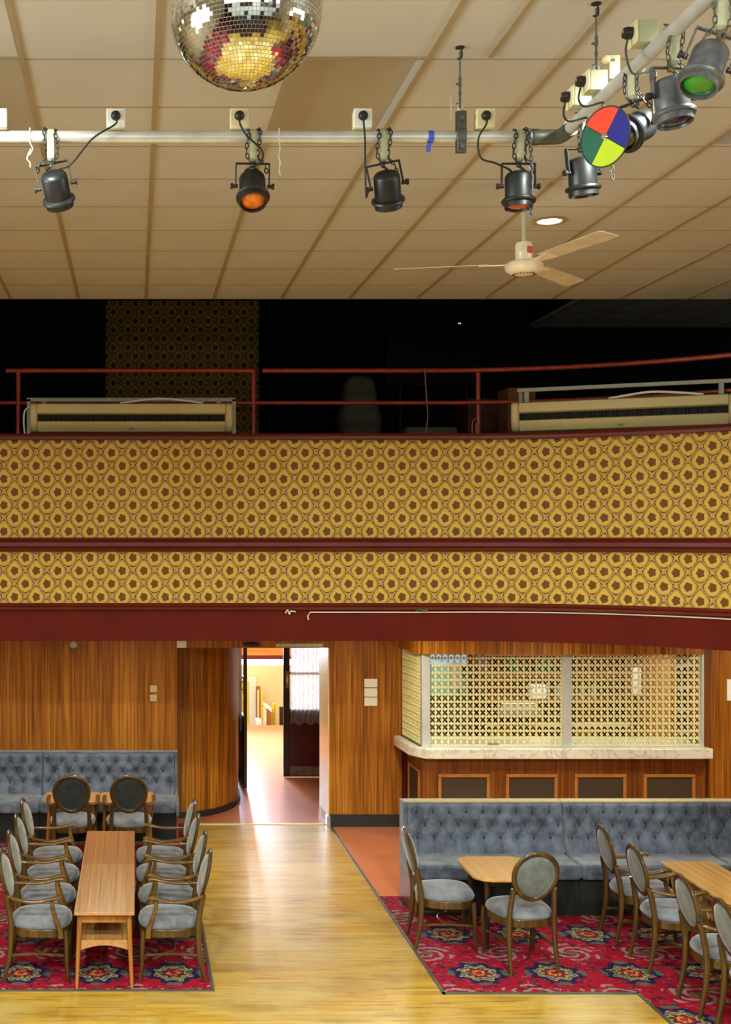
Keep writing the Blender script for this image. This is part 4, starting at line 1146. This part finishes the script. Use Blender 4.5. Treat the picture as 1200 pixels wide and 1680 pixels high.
spotlight('leftmost black spotlight on the pipe, tilted to the right', PY, lx, 0, math.radians(-12), math.radians(-38), 'lens_dark', chainside=-1,
          cordpts=[s0, s0+Vector((-.002,-.006,-.03)), s0+Vector((-.1,-.0,-.09)), (.09,-.02,-.12), (.04,-.01,-.14), (.0,.0,-.15)])
lx = L(415); s0 = sock_local(393, lx)
spotlight('black spotlight with amber lens showing, under the mirror ball side', PY, lx, 0, math.radians(1), math.radians(30), 'lens_orange', chainside=1,
          cordpts=[s0, s0+Vector((.002,-.006,-.03)), s0+Vector((.03,-.01,-.08)), (.035,-.04,-.07), (.03,-.03,-.12), (-.03,.0,-.14), (-.02,.03,-.15)])
lx = L(628); s0 = sock_local(596, lx)
spotlight('third black spotlight along the pipe, dusty top, tilted right', PY, lx, 0, math.radians(-12), math.radians(-33), 'lens_dark', chainside=1,
          cordpts=[s0, s0+Vector((.0,-.006,-.03)), s0+Vector((.004,-.012,-.1)), s0+Vector((.005,-.01,-.2)), (-.075,-.02,-.26), (-.066,-.01,-.24)])
lx = L(851); s0 = sock_local(798, lx)
spotlight('black spotlight with amber lens in front of the ceiling fan rod', PY, lx, 0, math.radians(0), math.radians(2), 'lens_orange', chainside=1,
          cordpts=[s0, s0+Vector((-.004,-.006,-.03)), s0+Vector((-.045,-.03,-.1)), s0+Vector((-.035,-.03,-.18)), s0+Vector((.03,-.02,-.2)), (-.04,-.01,-.145), (-.03,.0,-.165)])
m = MB(); chain([(L(866),PY-.02,PZ+.03),(L(868),PY-.034,PZ-.1),(L(868),PY-.03,PZ-.36)], m=m)
tag(m.obj('loose_chain', 'blackgrey'), 'loose chain hanging from the pipe behind fourth spotlight', 'chain')
# lamps on the pipe running towards the camera
spotlight('black spotlight below the pipe bend, left of the colour wheel', 5.05, PX+.01, math.radians(20), math.radians(-7), math.radians(-3), 'lens_dark', chainside=1, cordpts=None)
spotlight('silver spotlight with dark blue lens on the right pipe', 4.18, PX, math.radians(12), math.radians(-4), math.radians(7), 'lens_blue', 'blackgrey', chainside=1)
spotlight('silver spotlight with green lens at top right', 3.90, PX+.035, math.radians(-8), math.radians(22), math.radians(15), 'lens_green', 'blackgrey', chainside=-1)
t6 = spotlight('spotlight carrying a four coloured filter wheel', 4.50, PX+.02, math.radians(-60), 0, math.radians(62), 'lens_dark', 'black', chainside=1)
# wheel in lamp-local frame: in front (-y), lower
wl = bpy.data.objects.new('colour_wheel', None); C.objects.link(wl); wl.parent = t6
WR = .106
wl.location = (.0, -.175, -.275); wl.rotation_euler = (math.radians(4),0,0)
def sector(a0, a1, r0, r1, n=14):
    return [(r1*math.cos(a0+(a1-a0)*i/n), r1*math.sin(a0+(a1-a0)*i/n)) for i in range(n+1)]+[(r0*math.cos(a1),r0*math.sin(a1)),(r0*math.cos(a0),r0*math.sin(a0))]
fl = Matrix(((1,0,0,0),(0,0,1,0),(0,1,0,0),(0,0,0,1)))
base_a = math.radians(52)
for i, (n, mt) in enumerate((('red_filter','gel_red'),('green_filter','gel_green'),('yellow_filter','gel_yellow'),('blue_filter','gel_blue'))):
    m = MB(); m.xf = fl; g = .012
    m.prism(sector(base_a+i*PI/2+g, base_a+(i+1)*PI/2-g, .012, WR-.003), -.0015, .0015); m.obj(n, mt, wl, smooth=30)
m = MB(); ring = [(WR*math.cos(2*PI*k/48), 0, WR*math.sin(2*PI*k/48)) for k in range(48)]; m.tube(ring, .003, 6, closed=True, up=(0,1,0))
for i in range(4):
    a_ = base_a+i*PI/2; m.tube([(0,0,0),(WR*math.cos(a_),0,WR*math.sin(a_))], .0022, 6)
m.obj('wheel_rim', 'black', wl)
m = MB(); m.xf = fl; m.lathe([(.001,-.012),(.008,-.012),(.014,-.005),(.014,.004),(.001,.004)], 20); m.obj('hub', 'chrome', wl)
MB().cyl((0,.0,0),(0,.09,.02),.006,n=8).obj('axle', 'blackgrey', wl)
MB().bx(-.03,.03,.03,.09,-.0,.06).obj('motor', 'blackgrey', wl, bevel=.006)
m = MB(); chain([(.0,.03,-.1),(.0,.03,-.155)], m=m); m.obj('tail_chain', 'greysteel', wl)
# sockets on the side pipe
for y, lab in ((4.97,'side socket box on the right pipe nearest the pipe bend'), (4.80,'side socket box on the right pipe behind the colour wheel'), (4.34,'side socket box on the right pipe above the silver spotlight')):
    t = thing('socket_box', lab, 'socket', (PX-.02, y, PZ+.0265), 0, 'socket boxes on the side pipe')
    MB().bx(-.045,-.035,-.04,.04,0,.082).obj('face_plate', 'cream', t, bevel=.006)
    MB().bx(-.035,.035,-.037,.037,0,.079).obj('back_box', 'strap', t, bevel=.003)
    m = MB(); m.xf = Matrix.Translation((-.045,0,.045)) @ Matrix.Rotation(-PI/2,4,'Y')
    m.lathe([(.021,0),(.022,.018),(.018,.03),(.001,.034)], 20); p = m.obj('plug', 'black', t)
    MB().box((-.075,-.004,.048),(.008,.012,.012)).obj('fuse_label', 'lens_orange', p)
    dz = -.12 if y > 4.5 else -.2
    MB().tube(cr([(-.06,-.0,.02),(-.07,-.01,-.03),(-.06,-.05,dz*.6),(-.02,-.13,dz*.7),(-.03,-.16,dz),(.02,-.16,dz-.02)],6), .004, 6).obj('power_cord', 'rubber' if y > 4.5 else 'greysteel', t)
# flat bracket with knob behind wheel
m = MB().box((0,0,0),(.05,.004,.05)); 
t = thing('switch_bracket', 'pale flat bracket with cream knob above the colour wheel', 'bracket', (PX+.0,4.66,PZ+.03))
MB().bx(-.02,.02,-.003,.003,0,.09).obj('plate', 'strap', t); MB().lathe([(.014,0),(.016,.01),(.012,.022),(.001,.024)],16).obj('knob', 'cream', t, loc=(-.035,0,.07)).rotation_euler = (PI/2,0,0)
MB().bx(-.035,.0,-.004,.004,.064,.076).obj('arm', 'greysteel', t)
# hangers
def hanger(label, x, y, ztop, br=True):
    t = thing('pipe_hanger', label, 'hanger', (x,y,PZ))
    H = CEIL-PZ
    m = MB(); m.cyl((0,0,H-.004),(0,0,H),.02,n=12); m.tube(cr([(-.012,0,H-.05),(.006,0,H-.05),(.008,0,H-.02),(0,0,H)],4), .004, 6); m.obj('ceiling_hook', 'black', t)
    MB().cyl((0,0,H-.13),(0,0,H-.02),.004,n=8).obj('rod', 'blackgrey', t)
    m = MB(); m.cyl((0,0,H-.17),(0,0,H-.13),.007,n=10); m.box((-.008,0,H-.16),(.02,.006,.006)); m.cyl((0,0,H-.26),(0,0,H-.17),.005,n=8); m.box((-.006,0,H-.245),(.022,.004,.004)); m.box((0,0,H-.2),(.01,.01,.012))
    m.obj('turnbuckle', 'greysteel', t)
    m = MB(); chain([(0,0,H-.25),(.003,-.012,.085)], link=.036, wr=.004, m=m); m.obj('shackle', 'steel', t)
    if br:
        m = MB(); prof = [(-.028,.105),(-.028,.036),(-.034,.03)]+[(-.034*math.cos(a_), .03*math.sin(a_)) for a_ in [math.radians(q) for q in (60,30,0,-30,-60)]]+[(-.034,-.03),(-.028,-.036),(-.028,-.075)]
        prof = [(-.030,.105),(-.030,.03),(-.036,.022),(-.038,0),(-.036,-.022),(-.030,-.03),(-.030,-.075)]
        outl = prof+[(p_+.006, q_) for p_, q_ in prof[::-1]]
        m.xf = Matrix(((0,0,1,0),(1,0,0,0),(0,1,0,0),(0,0,0,1))); m.prism(outl, -.021, .021); m.bx
        o = m.obj('pipe_clamp', 'greysteel', t, bevel=.002)
        for zc in (.07,-.052): MB().cyl((0,-.045,zc),(0,-.028,zc),.009,n=6).obj('bolt', 'blackgrey', o)
        MB().bx(-.024,.018,-.02,-.012,-.075,.105).obj('clamp_back', 'blackgrey', t)
    return t
hanger('hook, turnbuckle and steel clamp hanging the front pipe', L(755), PY, CEIL)
hanger('hook and turnbuckle hanging the side pipe near the colour wheel', PX-.01, 4.82, CEIL, False)
# tape and strings
t = thing('blue_tape', 'torn blue tape wrapped on the pipe with hanging tail', 'tape', (L(706),PY,PZ))
m = MB(); m.tube([(0, .0275*math.cos(a_), .0275*math.sin(a_)) for a_ in [math.radians(q) for q in range(60,301,20)]], (.0008,.012), 8, up=(1,0,0)); m.obj('wrap', 'bluetape', t)
m = MB(); m.tube([(-.004,-.026,-.02),(-.008,-.024,-.035),(-.012,-.022,-.045),(-.013,-.02,-.07)], (.010,.001), 6, up=(0,1,0)); m.obj('tail', 'bluetape', t)
MB().box((-.010,-.024,-.03),(.018,.004,.006)).obj('dark_band', 'black', t)
tag(MB().tube(cr([(0,-.03,.03),(.0,-.03,-.03),(.012,-.03,-.06),(-.006,-.03,-.09),(.004,-.03,-.06),(-.012,-.03,-.1),(.0,-.03,-.12),(.002,-.03,-.14)],6), .0024, 6).obj('tied_string', 'string', loc=(L(50),PY,PZ)), 'knotted white string on pipe left of the first spotlight', 'string')
tag(MB().tube(cr([(0,-.03,.03),(.0,-.03,-.03),(.004,-.03,-.06),(-.002,-.03,-.09),(.005,-.03,-.12),(.0,-.03,-.15),(.006,-.03,-.175)],6), .0026, 6).obj('tied_string', 'string', loc=(L(457),PY,PZ)), 'white string on pipe right of the amber spotlight', 'string')
tag(MB().tube([(0,0,.05),(.001,0,-.05)], .0018, 6).obj('tied_string', 'string', loc=(L(742),PY+.02,PZ+.13)), 'short pale thread beside the pipe hanger chain', 'string')

# mirror ball
BR = .25; by = 3.98
bc = Vector(((403-222)/F*by, by, EYE+(882-18)/F*by))
t = thing('mirror_ball', 'large mirror ball hanging at the top of the photo', 'mirror ball', bc)
MB().lathe([(max(.001,(BR-.004)*math.cos(a_)), (BR-.004)*math.sin(a_)) for a_ in [-PI/2+PI*i/48 for i in range(49)]], 96).obj('core', 'ballcore', t, smooth=60)
m = MB(); vs, fs = [], []; ts = .0125
nrow = int(PI*BR/ts)
for i in range(nrow):
    la = -PI/2+PI*(i+.5)/nrow; rr = BR*math.cos(la); nc = max(4, int(2*PI*rr/ts))
    for k in range(nc):
        lo = 2*PI*(k+.5*(i % 2))/nc
        n_ = Vector((math.cos(la)*math.cos(lo), math.cos(la)*math.sin(lo), math.sin(la)))
        n2 = (n_+Vector((random.gauss(0,.022), random.gauss(0,.022), random.gauss(0,.022)))).normalized()
        e1 = Vector((-math.sin(lo), math.cos(lo), 0)); e1 = (e1-n2*e1.dot(n2)).normalized(); e2 = n2.cross(e1)
        hw, hh = min(ts, 2*PI*rr/nc)*.45, ts*.45; c_ = n_*BR; o = len(vs)
        for (a_, b_) in ((-1,-1),(1,-1),(1,1),(-1,1)): vs.append(c_+e1*hw*a_+e2*hh*b_)
        fs.append((o,o+1,o+2,o+3))
m.add(vs, fs).obj('mirror_tiles', 'mirror', t, smooth=0)
MB().cyl((0,0,BR-.01),(0,0,CEIL-bc.z),.012,n=12).obj('motor_shaft', 'greysteel', t)
MB().cyl((0,0,CEIL-bc.z-.07),(0,0,CEIL-bc.z),.06,n=24).obj('motor', 'black', t)

# fan
fy = 7.2; fp = Vector(((860-222)/F*fy, fy, EYE+(882-436)/F*fy))
t = thing('ceiling_fan', 'cream three bladed ceiling fan below the tiles', 'fan', fp)
H = CEIL-fp.z
MB().cyl((0,0,.1),(0,0,H-.02),.013,n=12).obj('down_rod', 'strap', t)
MB().lathe([(.02,H-.07),(.06,H-.02),(.065,H)], 24).obj('ceiling_canopy', 'fan', t)
MB().lathe([(.02,.14),(.045,.135),(.05,.12),(.05,.03),(.045,.025)], 24).obj('upper_cup', 'fan', t, smooth=50)
MB().box((.02,-.046,.085),(.035,.012,.04),Matrix.Rotation(.4,3,'Z')).obj('maker_label', 'redprint', t, bevel=.004)
MB().lathe([(.05,.03),(.09,.022),(.108,.006),(.112,-.008),(.104,-.012),(.108,-.02),(.1,-.03),(.075,-.048),(.04,-.056),(.001,-.058)], 36).obj('motor_housing', 'fan', t, smooth=40)
m = MB()
for k in range(20):
    a_ = 2*PI*k/20; m.box((.062*math.cos(a_),.062*math.sin(a_),-.0535),(.018,.005,.004),Matrix.Rotation(a_,3,'Z'))
m.obj('vent_slots', 'greysteel', t)
for k in range(3):
    a_ = math.radians(168+120*k)
    m = MB(); m.xf = Matrix.Translation((0,0,.012)) @ Matrix.Rotation(a_,4,'Z') @ Matrix.Rotation(math.radians(-9),4,'X')
    m.prism([(.2,-.055),(.74,-.068),(.755,-.05),(.755,.05),(.74,.062),(.2,.05)], -.002, .002); b_ = m.obj('blade', 'fanblade', t, bevel=.001)
    m = MB(); m.xf = Matrix.Translation((0,0,.012)) @ Matrix.Rotation(a_,4,'Z') @ Matrix.Rotation(math.radians(-9),4,'X')
    m.prism([(.09,-.022),(.2,-.03),(.26,-.04),(.26,.04),(.2,.03),(.09,.022)], -.008, -.002)
    o = m.obj('blade_iron', 'fan', b_)
# downlight
p = Vector(((902-222)/F*8.12, 8.12, CEIL))
t = thing('recessed_downlight', 'lit round recessed downlight in the ceiling near the fan', 'light', p)
m = MB(); ring = [(.095*math.cos(2*PI*k/32), .095*math.sin(2*PI*k/32), -.006) for k in range(32)]; m.tube(ring, (.016,.006), 8, closed=True, up=(0,0,1)); m.obj('trim_ring', 'ceilgrid', t)
MB().lathe([(.001,-.012),(.06,-.011),(.078,-.005),(.08,-.001)], 28).obj('lamp', 'lampglow', t)

# ------------------------------------------------------------------ light
def area(name, loc, rot, sx, sy, power, col=(1,1,1), spread=180, shape='RECTANGLE'):
    l = bpy.data.lights.new(name, 'AREA'); l.shape = shape; l.size = sx; l.size_y = sy; l.energy = power; l.color = col; l.spread = math.radians(spread)
    o = bpy.data.objects.new(name, l); C.objects.link(o); o.location = loc; o.rotation_euler = rot; return o
WARM = (.97,.96,.76); NEU = (.90,1,.90)
area('added_rear_fill', (1.5,-4.3,1.9), (math.radians(88),0,0), 11, 2.4, 60, (.92,1,.95), 120)  # no window here, unseen fill added behind the camera
for sx, x in ((1,HX0+.1),(-1,HX1-.1)):
    area('added_side_fill', (x,2.6,3.7), (0,math.radians(-90*sx),0), 2.0, 4.0, 370, (.90,1,.95), 95)  # no windows in the side walls, unseen fill added for ceiling and mirror ball
for x in (-4.2,-.9,2.4,5.7):
    for y, tl in ((4.2,26),(.6,30)):
        area('ceiling_downlight', (x,y,CEIL-.06), (math.radians(tl),0,0), .3, .3, 172, NEU, 116, 'DISK')  # unseen lamps added above the view, tilted to light balcony front and floor
for x in (2.77,-2.6,6.9):
    area('ceiling_downlight', (x,8.12,CEIL-.03), (0,0,0), .16, .16, 60, WARM, 150, 'DISK')  # only the lamp near the fan is visible, the outer two are added
for x, y in ((-2.4,12.4),(-.3,12.6),(2.7,12.9),(4.6,12.2),(6.8,12.5)):
    area('added_soffit_fill', (x,y,SOF-.02), (0,0,0), .2, .2, 40, WARM, 170, 'DISK')  # unseen lamps added to light the wood wall and benches
area('added_pipe_fill', (.8,1.2,4.75), (math.radians(95),0,0), 5.0, .3, 34, (.92,1,.95), 150)  # unseen fill added above the view to brighten pipe and socket boxes
area('assumed_bar_light', (5.2,14.9,SOF-.03), (0,0,0), 2.6, .3, 85, (.97,1,.88))  # unseen lamp assumed from the bright bar interior
area('assumed_lobby_light', (2.0,20.0,2.75), (0,0,0), 2.0, 2.5, 160, (.93,1,1))  # unseen lamp assumed from the brightness of the lobby
area('assumed_stair_light', (2.0,23.5,2.7), (0,0,0), 2.0, 1.0, 120, (.98,.98,1))  # unseen lamp assumed over the stairs, brightens the far lobby wall
area('entrance_daylight', (1.62,21.4,2.0), (math.radians(80),0,math.radians(180)), .4, .6, 420, (.66,.78,1))  # unseen daylight source, its place assumed from the beam on the floor
area('assumed_wide_daylight', (.95,21.6,1.95), (math.radians(78),0,math.radians(180-14)), 1.1, .7, 300, (.70,.8,1))  # no glazing built, wide daylight source assumed from the spread of the beam
w = bpy.data.worlds.new('World'); bpy.context.scene.world = w; w.use_nodes = True
w.node_tree.nodes['Background'].inputs[0].default_value = (.9,.85,.8,1); w.node_tree.nodes['Background'].inputs[1].default_value = .02

cam = bpy.data.cameras.new('Camera'); co = bpy.data.objects.new('Camera', cam); C.objects.link(co)
co.location = (0,0,EYE); co.rotation_euler = (PI/2,0,0)
cam.sensor_fit = 'HORIZONTAL'; cam.sensor_width = 36; cam.lens = 36*F/1200
cam.shift_x = (600-222)/1200; cam.shift_y = (882-840)/1200
cam.clip_end = 100
sc = bpy.context.scene; sc.camera = co
sc.view_settings.view_transform = 'Standard'; sc.view_settings.look = 'None'; sc.view_settings.gamma = 1; sc.view_settings.use_curve_mapping = False
sc.view_settings.exposure = -0.6
